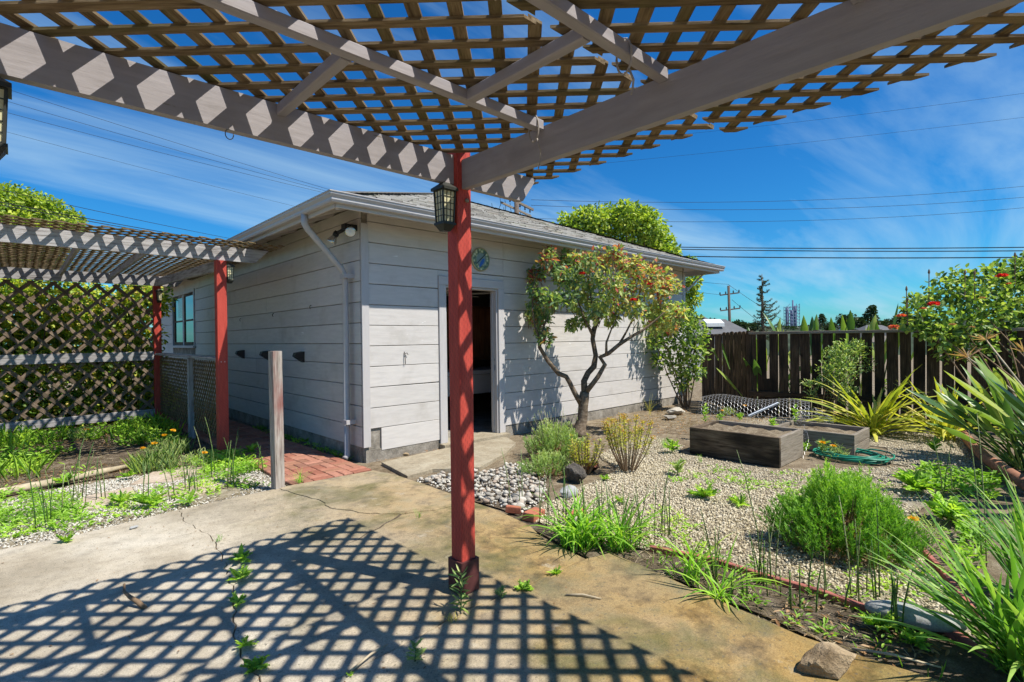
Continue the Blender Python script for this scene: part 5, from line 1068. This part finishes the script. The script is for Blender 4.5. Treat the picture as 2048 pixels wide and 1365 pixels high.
def pcl(lst, t): return [(tuple(at(x, y, t+dt)), r/1040*t) for x, y, r, dt in lst]
cb_ = gat(1352, 805)
shrub('corner_rose_bush', 'leafy green rose bush at the right corner of the shed by the gate', 'bush', (9.6,5.0,-.03), pcl([(1310,640,28,-.3),(1340,640,34,.1),(1375,650,30,0),(1395,670,26,-.2),(1325,670,30,.2),(1350,690,30,0),(1385,700,26,-.2),(1400,705,22,0),(1310,690,22,0),(1350,730,30,.1),(1385,735,26,-.1),(1365,765,20,0),(1330,620,22,.2),(1360,622,20,0),(1395,745,18,0),(1320,720,18,0)], 10.0), 2300, .08, .055, 'bush', 9, .014, .12)
shrub('fence_shrub', 'pale green rounded shrub standing before the fence', 'shrub', (8.95,2.45,-.03), pcl([(1690,700,22,0),(1670,715,24,.1),(1710,705,20,.1),(1660,740,26,0),(1690,740,28,-.1),(1720,715,18,.2),(1675,770,26,0),(1695,790,22,0),(1735,730,16,.1),(1715,690,12,0),(1735,700,12,.1),(1625,790,12,.1),(1635,770,14,.1),(1618,770,10,0),(1760,800,14,.1),(1765,770,12,.1)], 8.1), 7000, .05, .024, 'lavender', 14, .006, .15, upd=.5)
# --- rose hedge at right
rh = [(tuple(gat(1900,900)+Vector((0,0,0))), .3)]
hedge = pcl([(1830,620,28,0),(1850,600,26,.2),(1870,640,34,0),(1900,590,36,.2),(1920,560,28,.3),(1940,600,40,0),(1980,570,40,.2),(2010,560,40,.4),(2040,545,40,.3),(2070,560,50,.2),(1890,670,34,-.2),(1930,650,40,-.1),(1970,630,44,0),(2010,610,44,.1),(2050,620,50,.1),(1850,660,24,0),(1900,700,28,0),(1950,690,36,0),(2000,680,40,.1),(2050,690,50,.1),(1880,560,14,.3),(1830,595,14,.2),(1990,545,22,.3),(2100,620,60,.3),(2100,700,60,.2),(1820,650,16,0),(1990,720,36,.2),(2050,750,40,.2)], 7.3)
RH = shrub('rose_hedge', 'tall rose hedge with red and pink blooms at the right edge', 'rose bush', (9.6,.1,-.03), hedge, 3000, .075, .055, 'bush', 12, .012, .5)
for x, y, r, m_ in ((2005,553,.085,'petal'),(1868,609,.085,'petal'),(1803,633,.075,'petalpink'),(1788,655,.08,'petalpink'),(1847,618,.05,'petalpink'),(1965,597,.05,'spathe'),(1905,650,.05,'spathe'),(1945,655,.04,'spathe'),(2018,568,.035,'petalpink')): bloom(RH, at(x, y, 6.8), r*.85, m_)
mb = MB(); LP, LD = [], []
for x, y, y1 in ((1813,605,580),(1858,575,546),(1930,570,547),(1949,570,548),(2030,540,512),(1815,620,600)):
    a, e = at(x, y+30, 6.8), at(x, y1, 6.8); mb.tube([a, e], .006, 5); mb.lathe([(.004,-.02),(.014,0),(.010,.03),(.002,.05)], e, (0,0,1), 8)
    for k in range(10): LP.append(a.lerp(e, RND.uniform(0,.7))); LD.append(Vector((RND.uniform(-1,1), RND.uniform(-1,1), .2)))
mb.build('bud_stems', M['twig'], RH); leaf_obj('upper_leaves', M['bush'], RH, np.array(LP), np.array(LD), .065, .045)
# --- strap leaved plants: every leaf its own part
def straps(name, label, cat, base, n, Lr, wr, lean, arch, mat, az=None, spread=.06, seg=6, part='blade', twist=.5, keel=.3, group=None, azw=3.15, extra=()):
    T = empty(name, base, label, cat, group); b = Vector(base)
    for i in range(n):
        a = (az if az is not None else 0) + RND.uniform(-azw, azw); r = spread*math.sqrt(RND.random()); th = RND.uniform(0, 6.28); mb = MB()
        strap_mesh(mb, b + Vector((math.cos(th)*r, math.sin(th)*r, 0)), a, RND.uniform(*Lr), RND.uniform(*wr), RND.uniform(*lean), RND.uniform(*arch), seg, RND.uniform(-twist,twist), keel); mb.build(part, M[mat], T, True)
    return T
AL = math.atan2(-RIGHT0.y, -RIGHT0.x); AF = math.atan2(FWD0.y, FWD0.x); AN = AF+math.pi; AR = AL+math.pi
straps('daylily_clump', 'bright green daylily clump at the patio corner, largest of the clumps', 'daylily', (2.74,2.24,-.03), 110, (.26,.50), (.012,.019), (.1,.75), (.6,2.0), 'strap', spread=.13)
straps('daylily_clump', 'daylily clump leaning over the pea gravel just right of the largest clump', 'daylily', (2.90,2.00,-.03), 60, (.25,.45), (.011,.017), (.1,.7), (.5,1.6), 'strap', spread=.09)
straps('daylily_clump', 'small daylily clump on the soil edge right of the horsetails', 'daylily', (2.80,1.45,-.03), 26, (.22,.40), (.011,.017), (.1,.6), (.5,1.8), 'strap', spread=.05)
straps('daylily_clump', 'low daylily with long arching leaves over the patio edge', 'daylily', (2.70,1.24,-.03), 22, (.2,.42), (.011,.016), (.3,1.0), (.6,1.6), 'strap', spread=.04)
straps('iris_clump', 'big clump of long iris leaves in the lower right corner', 'iris', (3.04,.06,-.03), 105, (.40,.74), (.016,.030), (.12,.95), (.1,.8), 'iris', az=AL+.0, azw=1.3, spread=.16, seg=7)
straps('iris_clump', 'iris leaves at the far right behind the corner clump', 'iris', (3.85,.02,-.03), 80, (.40,.72), (.016,.026), (.08,.7), (.1,.7), 'iris', az=AL, azw=1.8, spread=.16, seg=7)
straps('flax_plant', 'yellow green flax with arching leaves before the fence', 'flax', (8.65,1.78,-.03), 80, (.65,1.2), (.038,.062), (.15,1.15), (.3,1.5), 'phormium', spread=.09, seg=8)
straps('flax_plant', 'smaller yellow green flax at the fence foot left of the rose hedge', 'flax', (8.9,1.02,-.03), 40, (.55,1.05), (.035,.055), (.1,1.0), (.3,1.3), 'phormium', az=AL+.4, azw=2.2, spread=.10, seg=8)
def paradise(name, label, base, n, Lr, lean, az, azw, blade=(.45,.7), w=(.10,.15), spread=.18):
    T = empty(name, base, label, 'bird of paradise'); b = Vector(base)
    for i in range(n):
        a = az+RND.uniform(-azw,azw); r = spread*math.sqrt(RND.random()); th = RND.uniform(0,6.28); s = b+Vector((math.cos(th)*r, math.sin(th)*r, 0)); ln = RND.uniform(*lean); Ls = RND.uniform(*Lr); h = Vector((math.cos(a), math.sin(a), 0))
        e = s + (h*math.sin(ln)+Vector((0,0,1))*math.cos(ln))*Ls; mb = MB(); mb.tube([s, s.lerp(e,.5)+Vector((0,0,.02)), e], [.012,.010,.008], 5, False)
        strap_mesh(mb, e, a, RND.uniform(*blade), RND.uniform(*w), ln+RND.uniform(-.1,.15), RND.uniform(.0,.5), 9, RND.uniform(-.9,.9), .45); mb.build('leaf', M['paradise'], T, True)
    return T
B1 = paradise('bird_of_paradise', 'large bird of paradise with broad leaves and dry flowers at right', (7.6,.05,-.03), 64, (.35,.80), (.2,1.1), AL, 1.7, (.40,.62), (.075,.115), .30)
paradise('bird_of_paradise', 'dark broad leaved bird of paradise clump at the far right edge', (6.3,-.30,-.03), 34, (.4,.95), (.1,.9), AL+.2, 1.6, (.42,.65), (.09,.14), .25)
paradise('bird_of_paradise', 'bird of paradise poking through the gap beside the gate', (10.0,3.75,-.4), 26, (.8,1.5), (.05,.75), AL-.6, 3.1, (.5,.75), (.10,.14), .25)
paradise('bird_of_paradise', 'upright bird of paradise leaves showing above the fence tops', (10.6,2.6,-.5), 34, (1.3,1.85), (.0,.28), 0, 3.1, (.45,.65), (.09,.13), .75)
for (x, y, t, a_) in ((1972,680,6.0,.3),(1935,715,5.6,.9),(2048,705,5.2,.2)):
    c = at(x, y, t); q = B1.location + Vector((0,0,.5)); mb = MB(); mb.tube([q, q.lerp(c, .6)+Vector((.03,.03,.05)), c], [.010,.009,.007], 5); st_ = mb.build('flower_stalk', M['dry'], B1, True)
    P_ = np.array([c]*16); D_ = np.array([Vector((RND.uniform(-1,1), RND.uniform(-1,1), RND.uniform(-.1,1.1))) for _ in range(16)]); leaf_obj('flower', M['spathe'], B1, P_, D_, .10+.09*NR.random(16), .014)
# --- needle shrubs
def sprigs(name, label, cat, base, rad, h, n, needles, nl, nw, sl, mat, tilt=.5, woody=40, flat=.35, woodmat='twig', stalks=0):
    T = empty(name, base, label, cat); b = np.array(base); P_, D_ = [], []; wd = MB()
    for i in range(n):
        a = RND.uniform(0,6.28); f = math.sqrt(RND.random()); lump = 1+.14*math.sin(a*3+1)+.09*math.sin(a*7)+.06*math.sin(a*11+f*6); x, y = math.cos(a)*f*rad[0]*lump, math.sin(a)*f*rad[1]*lump; top = (1+.12*math.sin(x*17+2)*math.sin(y*15))*h*math.sqrt(max(0,1-f*f*.85))*RND.uniform(.8,1.05); L = sl*RND.uniform(.7,1.2)
        d = np.array([math.cos(a)*f*tilt+RND.uniform(-.15,.15), math.sin(a)*f*tilt+RND.uniform(-.15,.15), 1.0]); d /= np.linalg.norm(d); low = RND.random()**1.5 if f > .5 else 0; z = max(.03, (top-L)*(1-.85*low))
        s = b+np.array([x*(.85+.15*low*1), y*(.85+.15*low), z]); t = NR.random(needles); P_.append(s[None]+d[None]*(t*L)[:,None]); th = NR.random(needles)*6.28; D_.append(d[None]*1.1+np.stack([np.cos(th), np.sin(th), np.zeros(needles)],1)*.75)
        if i < woody: wd.tube([b+np.array([x*.25,y*.25,.0]), b+np.array([x*.6,y*.6,z*.5]), s], [.006,.005,.003], 4, False)
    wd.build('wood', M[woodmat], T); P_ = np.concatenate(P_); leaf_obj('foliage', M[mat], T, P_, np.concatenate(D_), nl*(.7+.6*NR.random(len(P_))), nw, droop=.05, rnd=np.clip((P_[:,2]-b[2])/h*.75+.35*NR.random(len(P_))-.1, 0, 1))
    k_ = int(n*2.2); p_, d_ = blob((b[0],b[1],b[2]+.02), (rad[0]*.95, rad[1]*.95, h*.42), k_, .6); p_[:,2] = b[2]+.01+np.abs(p_[:,2]-b[2]); leaf_obj('dead_leaves', M['dryleaf'], T, p_, d_+NR.normal(size=d_.shape)*.6, nl*1.6, nw*.9)
    if stalks:
        mb = MB(); SP, SD = [], []
        for i in range(stalks):
            a = RND.uniform(0,6.28); f = RND.random()**.5; s = b+np.array([math.cos(a)*f*rad[0]*.7, math.sin(a)*f*rad[1]*.7, h*.6]); e = s+np.array([math.cos(a)*.15*f, math.sin(a)*.15*f, RND.uniform(.18,.34)]); mb.tube([s,e], .0016, 3, False)
            for k in range(5): SP.append(e-np.array([0,0,.012*k])); SD.append([RND.uniform(-1,1),RND.uniform(-1,1),1])
        mb.build('flower_stalks', M['dry'], T); leaf_obj('flower_heads', M['lavender'], T, np.array(SP), np.array(SD), .012, .006)
    return T
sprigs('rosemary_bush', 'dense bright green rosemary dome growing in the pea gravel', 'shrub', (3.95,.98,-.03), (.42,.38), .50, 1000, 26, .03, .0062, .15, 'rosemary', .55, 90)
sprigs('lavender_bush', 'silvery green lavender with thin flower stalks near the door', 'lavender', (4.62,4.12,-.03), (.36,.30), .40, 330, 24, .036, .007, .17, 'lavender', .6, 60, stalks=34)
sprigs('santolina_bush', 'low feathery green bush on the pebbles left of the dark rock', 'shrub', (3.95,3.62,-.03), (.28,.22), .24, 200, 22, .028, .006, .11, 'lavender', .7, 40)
# --- euphorbia: bare stems with leafy tops
def euph(name, label, base, n, hr, top, spread, mat):
    T = empty(name, base, label, 'shrub'); b = Vector(base); mb = MB(); P_, D_, G_, GD = [], [], [], []
    for i in range(n):
        a = RND.uniform(0,6.28); f = math.sqrt(RND.random()); e = b+Vector((math.cos(a)*f*spread, math.sin(a)*f*spread, RND.uniform(*hr)*(1-.25*f))); s = b+Vector((math.cos(a)*f*spread*.25, math.sin(a)*f*spread*.25, 0)); m = s.lerp(e,.5)+Vector((math.cos(a)*.02,math.sin(a)*.02,0)); mb.tube([s,m,e], [.006,.005,.003], 5, False)
        for k in range(46): t = 1-RND.random()*top; p = m.lerp(e, max(0,(t-.5)*2)) if t > .5 else s.lerp(m, t*2); th = RND.uniform(0,6.28); P_.append(p); D_.append((math.cos(th), math.sin(th), .5))
        for k in range(16): th = RND.uniform(0,6.28); G_.append(e+Vector((RND.uniform(-.03,.03),RND.uniform(-.03,.03),RND.uniform(-.02,.02)))); GD.append((math.cos(th), math.sin(th), .7))
    mb.build('stems', M['twig'], T); P_ = np.array(P_); leaf_obj('foliage', M[mat], T, P_, np.array(D_), .026+.016*NR.random(len(P_)), .010)
    return T, np.array(G_), np.array(GD)
T, G_, GD = euph('yellow_shrub', 'upright yellow and orange tipped shrub in the middle of the gravel garden', (4.62,3.10,-.03), 26, (.48,.70), .5, .26, 'euphorbia'); tag(leaf_obj('bracts', M['gold'], T, G_, GD, .022, .014), kind='stuff')
T, G_, GD = euph('green_shrub', 'green leafy shrub between the dark rock and the yellow shrub', (4.25,3.38,-.03), 24, (.34,.50), .75, .20, 'euphorbia')
# --- horsetails: each stem a part
def horsetails(px, py, n, h0, h1, spread, label, bent=.11, r=.0042):
    b = gat(px, py, -.03); T = empty('horsetail_clump', b, label, 'horsetail', 'horsetail clumps')
    for i in range(n):
        a = RND.uniform(0,6.28); f = spread*math.sqrt(RND.random()); s = b+Vector((math.cos(a)*f, math.sin(a)*f, 0)); h = RND.uniform(h0,h1); dx, dy = RND.uniform(-bent,bent), RND.uniform(-bent,bent); mb = MB(); rr = r*RND.uniform(.75,1.1)
        mb.tube([s, s+Vector((dx*.3*h,dy*.3*h,h*.4)), s+Vector((dx*h,dy*h,h*.8)), s+Vector((dx*1.5*h,dy*1.5*h,h))], [rr, rr, rr*.85, rr*.3], 5); mb.build('stem', M['horsetail'], T, True)
for a in ((85,1058,4,.35,.55,.08,'tall horsetail stems at the far left gravel edge by the patio'),(125,1030,5,.25,.45,.12,'horsetail stems between leafy weeds at left, right of the tallest'),(160,1010,4,.45,.65,.12,'horsetail stems in front of the bleached log'),(200,1005,3,.3,.45,.08,'two or three horsetails beside the left flagstone'),(295,1000,3,.3,.42,.08,'thin horsetails in the white gravel centre'),(350,1000,2,.3,.5,.05,'pair of horsetails between the flagstones'),(390,985,9,.22,.42,.10,'dense horsetail group near the patio crack'),(430,955,4,.3,.7,.10,'tall horsetails in front of the red path post'),(465,975,5,.35,.6,.05,'horsetail bunch left of the stub post'),(520,950,3,.25,.42,.06,'horsetails close to the stub post'),
          (1035,1010,3,.28,.5,.08,'horsetails rising beside the river pebbles'),(1110,1050,10,.22,.42,.16,'horsetail thicket left of the largest daylily clump'),(1200,1085,14,.24,.44,.18,'horsetail thicket behind the largest daylily clump'),(1270,1092,12,.25,.45,.14,'horsetail thicket at the right end of the largest daylily clump'),(1325,1070,5,.25,.6,.06,'tall single standing horsetails in the gravel right of the daylilies'),(1430,1165,5,.2,.4,.10,'horsetails around the small daylily clump'),(1535,1172,7,.25,.42,.09,'horsetail row at the red edging behind the low daylily'),(1524,1168,1,.72,.76,.01,'tallest lone horsetail rising in front of the planter box'),(1640,1215,7,.12,.3,.14,'short horsetails in the dark soil along the patio edge'),(1735,1200,7,.25,.55,.08,'horsetails left of the long grey stone'),(1790,1262,6,.25,.34,.03,'tight horsetail bunch in front of the long grey stone'),(1900,1010,3,.4,.6,.06,'horsetails left of the log edging by the rosemary'),(1962,1130,2,.75,.95,.03,'very tall thick horsetail inside the right iris leaves'),(1470,1200,4,.12,.22,.10,'little horsetails beside the low daylily'),(1560,1200,4,.14,.24,.10,'short horsetails in the soil below the red edging')): horsetails(*a)
# --- weeds
def rosette(px, py, n, L, w, label, mat='cover', lean=(.5,1.3), cat='weed', z=0.0, lobes=True, h=0.0):
    b = gat(px, py, z); T = empty('weed', b, label, cat, 'weeds'); P_, D_, LL = [], [], []
    mb = MB()
    for i in range(n):
        a = i*2.4+RND.uniform(-.3,.3); le = RND.uniform(*lean); d = Vector((math.cos(a)*math.sin(le), math.sin(a)*math.sin(le), math.cos(le))); l = L*RND.uniform(.6,1.1); z0 = h*i/n
        P_.append((b.x,b.y,b.z+.004+z0)); D_.append(d); LL.append(l)
        if lobes:
            for k in range(9): t = RND.uniform(.2,.95); sgn = 1 if k % 2 else -1; sd = Vector((-d.y,d.x,0))*sgn; P_.append(tuple(Vector((b.x,b.y,b.z+.004+z0))+d*l*t-Vector((0,0,l*.12*t*t)))); D_.append(sd*.8+d*.5); LL.append(l*.28)
    P_ = np.array(P_); LL = np.array(LL)
    if h > .03: mb.tube([b, b+Vector((.005,0,h))], [.004,.002], 5); mb.build('stalk', M['horsetail'], T)
    leaf_obj('leaves', M[mat], T, P_, np.array(D_), LL, np.maximum(LL*w, .005), fold=.2, droop=.25); return T
def tuft(px, py, n, L, label, mat='strap', z=0.0, lean=(.1,.9)):
    b = gat(px, py, z); T = empty('grass_tuft', b, label, 'grass', 'grass tufts'); mb = MB()
    for i in range(n): strap_mesh(mb, b+Vector((RND.uniform(-.02,.02),RND.uniform(-.02,.02),0)), RND.uniform(0,6.28), L*RND.uniform(.6,1.1), .0035, RND.uniform(*lean), RND.uniform(.2,1.2), 4)
    mb.build('blades', M[mat], T)
rosette(480,1122,11,.10,.35,'lobed weed in the patio crack, farthest of the large ones'); rosette(482,1160,12,.095,.35,'bright lobed weed in the patio crack, second of the large ones'); rosette(476,1208,9,.07,.4,'small pale weed in the middle of the patio crack'); rosette(488,1295,8,.06,.4,'weed in the near part of the patio crack'); rosette(512,1340,12,.065,.45,'dark green weed at the bottom end of the patio crack')
tuft(437,1082,16,.05,'tiny grass tuft in the patio crack above the lattice shadow'); tuft(600,966,34,.16,'grass tuft at the end of the brick path'); tuft(838,1036,12,.08,'thin grass tuft where the patio cracks meet'); tuft(905,1243,26,.05,'dry grass tuft in front of the post base', 'phormium')
rosette(922,1222,34,.085,.16,'upright narrow leaved weed in front of the red post base', lobes=False, lean=(.7,1.4), h=.19, mat='lavender'); rosette(1048,1180,16,.055,.55,'low round leaved weed in the joint right of the post'); rosette(1112,1150,14,.06,.3,'drooping green weed in the joint by the daylilies', lobes=False); rosette(1003,1198,12,.05,.3,'small weed in the joint just right of the post', mat='lavender', h=.04); rosette(830,1325,14,.055,.35,'feathery weed on the joint at the bottom of the picture', mat='lavender', h=.06); rosette(700,1355,5,.03,.3,'tiny weed by the dry stick on the joint')
rosette(130,1085,9,.07,.5,'leafy weed at the lower left patio edge'); rosette(300,1010,13,.16,.36,'broad leaved weed in the white gravel, larger of two'); rosette(240,1008,12,.13,.36,'broad leaved weed left of the larger one in the gravel'); rosette(255,955,12,.11,.4,'weed beside the flagstone near the log'); rosette(130,965,12,.12,.4,'weed in front of the bleached log'); rosette(375,1005,6,.12,.4,'flat weed hugging the patio edge by the crack'); rosette(500,905,16,.12,.35,'leafy weed left of the brick path entrance'); rosette(610,885,10,.08,.4,'weed at the shed footing in shade')
rosette(1410,995,26,.15,.3,'flat green weed patch in the middle of the pea gravel', z=-.02); rosette(1480,1010,14,.11,.3,'flat weed to the right of the weed patch in the pea gravel', z=-.02); rosette(1345,905,16,.14,.3,'weed at the planter corner', z=-.02, h=.08); rosette(1355,950,16,.12,.3,'feathery weed in the gravel below the planter', mat='lavender', h=.10, z=-.02); rosette(1760,1255,20,.10,.35,'green weeds beside the long grey stone',z=-.02); rosette(1830,1290,16,.08,.35,'green weeds below the long grey stone',z=-.02); rosette(1870,905,14,.13,.3,'weed on the bare earth right of the planters',z=-.02,h=.1); rosette(1835,985,30,.20,.4,'spreading weeds in shade right of the rosemary',z=-.02,h=.05); rosette(1900,1040,26,.2,.4,'dark weeds in shade behind the iris leaves',z=-.02,h=.05); rosette(1565,1000,8,.06,.4,'tiny weed left of the rosemary',z=-.02); rosette(1240,1005,12,.07,.4,'small weed under the yellow shrub',z=-.02); rosette(1210,960,12,.07,.4,'small weed by the red brick',z=-.02)
tuft(1330,895,34,.20,'grass tuft left of the dark planter', z=-.02); tuft(1300,830,20,.42,'tall strappy grass at the shed wall near the corner bush', 'phormium', z=-.02, lean=(.05,.5)); tuft(490,830,16,.42,'dark leaning grass against the shaded shed wall', 'iris', z=-.02, lean=(.05,.45)); tuft(712,905,18,.30,'thin grass at the shed corner beside the downspout', 'strap', z=-.02, lean=(.02,.3)); tuft(1400,925,10,.10,'small grass at the planter foot','strap',z=-.02)
for i, (x, y, h) in enumerate(((1410,845,.22),(1440,850,.14),(1545,860,.12),(1590,845,.20),(1480,842,.08))):
    rosette(x, y, 22, .07, .35, ('dark leafy seedling at the left end of the dark planter','bright green seedling in the dark planter','small seedling at the right end of the dark planter','tall seedling by the crumpled chicken wire','little seedling in the middle of the dark planter')[i], z=.2, h=h, cat='seedling')
rosette(1660,845,12,.08,.4,'seedling in the low grey planter', z=.12, cat='seedling'); rosette(1645,910,24,.10,.3,'poppy leaves over the coiled hose', z=-.02, h=.14, mat='lavender'); rosette(1610,905,20,.09,.3,'leafy weed left of the coiled hose', z=-.02, h=.1)
# --- poppies
def poppy(px, py, flowers, label, n=40, h=.22, z=-.02):
    b = gat(px, py, z); T = empty('poppy_plant', b, label, 'poppy', 'orange poppies'); P_ = []; D_ = []; mb = MB()
    for i in range(n*7):
        a = RND.uniform(0,6.28); f = RND.random()**.6; P_.append((b.x+math.cos(a)*f*h*.9, b.y+math.sin(a)*f*h*.9, b.z+RND.random()*h*(1-.5*f))); D_.append((RND.uniform(-1,1), RND.uniform(-1,1), .7))
    leaf_obj('leaves', M['lavender'], T, np.array(P_), np.array(D_), .04+.03*NR.random(n*7), .006)
    for fx, fy in flowers:
        t_ = (b-Vector((0,0,EYE))).dot(_f); e = at(fx, fy, t_-.05); mb.tube([(b.x+RND.uniform(-.05,.05),b.y+RND.uniform(-.05,.05),b.z), e], .0025, 4, False); bloom(T, e, .042, 'poppy', 'flower', 9)
    mb.build('stalks', M['horsetail'], T)
poppy(340,905,[(345,862),(328,872)],'orange poppies in front of the lattice railing, two highest blooms'); poppy(305,925,[(308,888),(285,898)],'orange poppies left of the two highest blooms'); poppy(400,935,[(408,907)],'orange poppy left of the red path post base'); poppy(170,880,[(172,860)],'lone yellow poppy in the shaded bed at left'); poppy(1670,915,[(1668,893),(1645,886)],'orange poppies growing through the hose coil', 26, .16); poppy(1835,1075,[(1828,1040)],'orange poppy right of the rosemary', 30, .16); poppy(1455,830,[(1490,812),(1445,822)],'yellow flowers in front of the chicken wire', 26, .14, .0)
# --- soft ground cover
def bare(C_): return np.clip(1.6-1.6*(((C_[:,0]-.80)/.62)**2+((C_[:,1]-7.9)/1.0)**2), 0, 1)
def cover(name, label, poly, dens, L, hmax, thr, seed, mat='cover', per=12, z=-.03):
    C_ = scatter(poly, dens); C_ = C_[vnoise(C_, 1.4, seed)+.2*vnoise(C_, 5, seed+1)-bare(C_) > thr]; k = len(C_); hh = hmax*(.3+.7*NR.random(k))
    P_ = np.repeat(np.c_[C_, np.full(k, z)], per, 0); th = NR.random(k*per)*6.28; f = NR.random(k*per); H_ = np.repeat(hh, per)*f; P_[:,0] += np.cos(th)*.03*(.4+f); P_[:,1] += np.sin(th)*.03*(.4+f); P_[:,2] += H_
    D_ = np.stack([np.cos(th), np.sin(th), .3+.5*NR.random(k*per)], 1); V, F, r = leaf_mesh(P_, D_, L*(.6+.8*NR.random(len(P_))), L*.42, rnd=np.clip(np.repeat(vnoise(C_, 3, seed+2), per)*.7+.3*NR.random(len(P_)), 0, 1)); return tag(link(name, mesh_np(name, V, [F], attr=r), M[mat]), label, 'ground cover', kind='stuff')
cover('ground_cover', 'bright green leafy ground cover filling the planting bed at left', [(-1.3,6.85),(.5,7.0),(1.85,7.0),(1.85,10.7),(-1.3,10.7)], 130, .055, .20, .66, 21)
cover('clover_patch', 'lush clover like weeds at the left end of the white gravel', [(-1.2,5.1),(.1,5.1),(.45,5.4),(.3,6.3),(-.2,6.9),(-1.2,6.9)], 300, .035, .10, .42, 31)
cover('gravel_weeds', 'sparse small weeds sprouting through the white gravel', [(.2,5.05),(1.8,5.2),(1.8,6.7),(.2,6.7)], 110, .035, .06, .66, 41)
cover('path_weeds', 'fresh weeds along the edge of the brick path', [(1.55,5.9),(1.95,5.9),(2.0,7.2),(1.4,7.2)], 220, .045, .10, .42, 51)
cover('footing_weeds', 'small dark weeds along the shaded shed footing', [(2.76,5.7),(2.87,5.7),(2.87,9),(2.76,9)], 160, .035, .06, .40, 61)
cover('garden_weeds', 'sparse low weeds in the pea gravel and soil edge', [(2.66,.5),(3.1,.4),(6.0,.9),(6.6,1.6),(5.6,2.6),(3.2,2.6),(2.8,2.2)], 60, .03, .05, .70, 71)
cover('shade_weeds', 'green weeds in the shade below the bird of paradise', [(3.6,.3),(6.8,.4),(6.8,1.0),(5.2,.85),(4.2,.55)], 150, .05, .10, .50, 81)
def grass(name, label, poly, dens, L, thr, seed, mat, z=-.03):
    C_ = scatter(poly, dens); C_ = C_[vnoise(C_, 2.0, seed)-bare(C_) > thr]; k = len(C_); th = NR.random(k)*6.28; d = np.stack([np.cos(th)*.35, np.sin(th)*.35, np.ones(k)], 1); V, F, r = leaf_mesh(np.c_[C_, np.full(k, z)], d, L*(.5+.8*NR.random(k)), .006, droop=.3); return tag(link(name, mesh_np(name, V, [F], attr=r), M[mat]), label, 'grass', kind='stuff')
grass('soft_grass', 'fine soft grass round the foot of the red path post', [(.9,6.7),(1.85,6.6),(1.9,7.5),(.9,7.9)], 1500, .20, .42, 5, 'lavender'); grass('bed_grass', 'thin grass in the shaded planting bed', [(-1.2,7.0),(1.8,7.0),(1.8,10.7),(-1.2,10.7)], 200, .24, .6, 15, 'cover')
grass('bed_edge_grass', 'grass blades along the dark soil strip by the patio', [(2.65,.2),(3.1,.2),(3.05,1.8),(2.75,2.0)], 300, .08, .55, 25, 'cover')
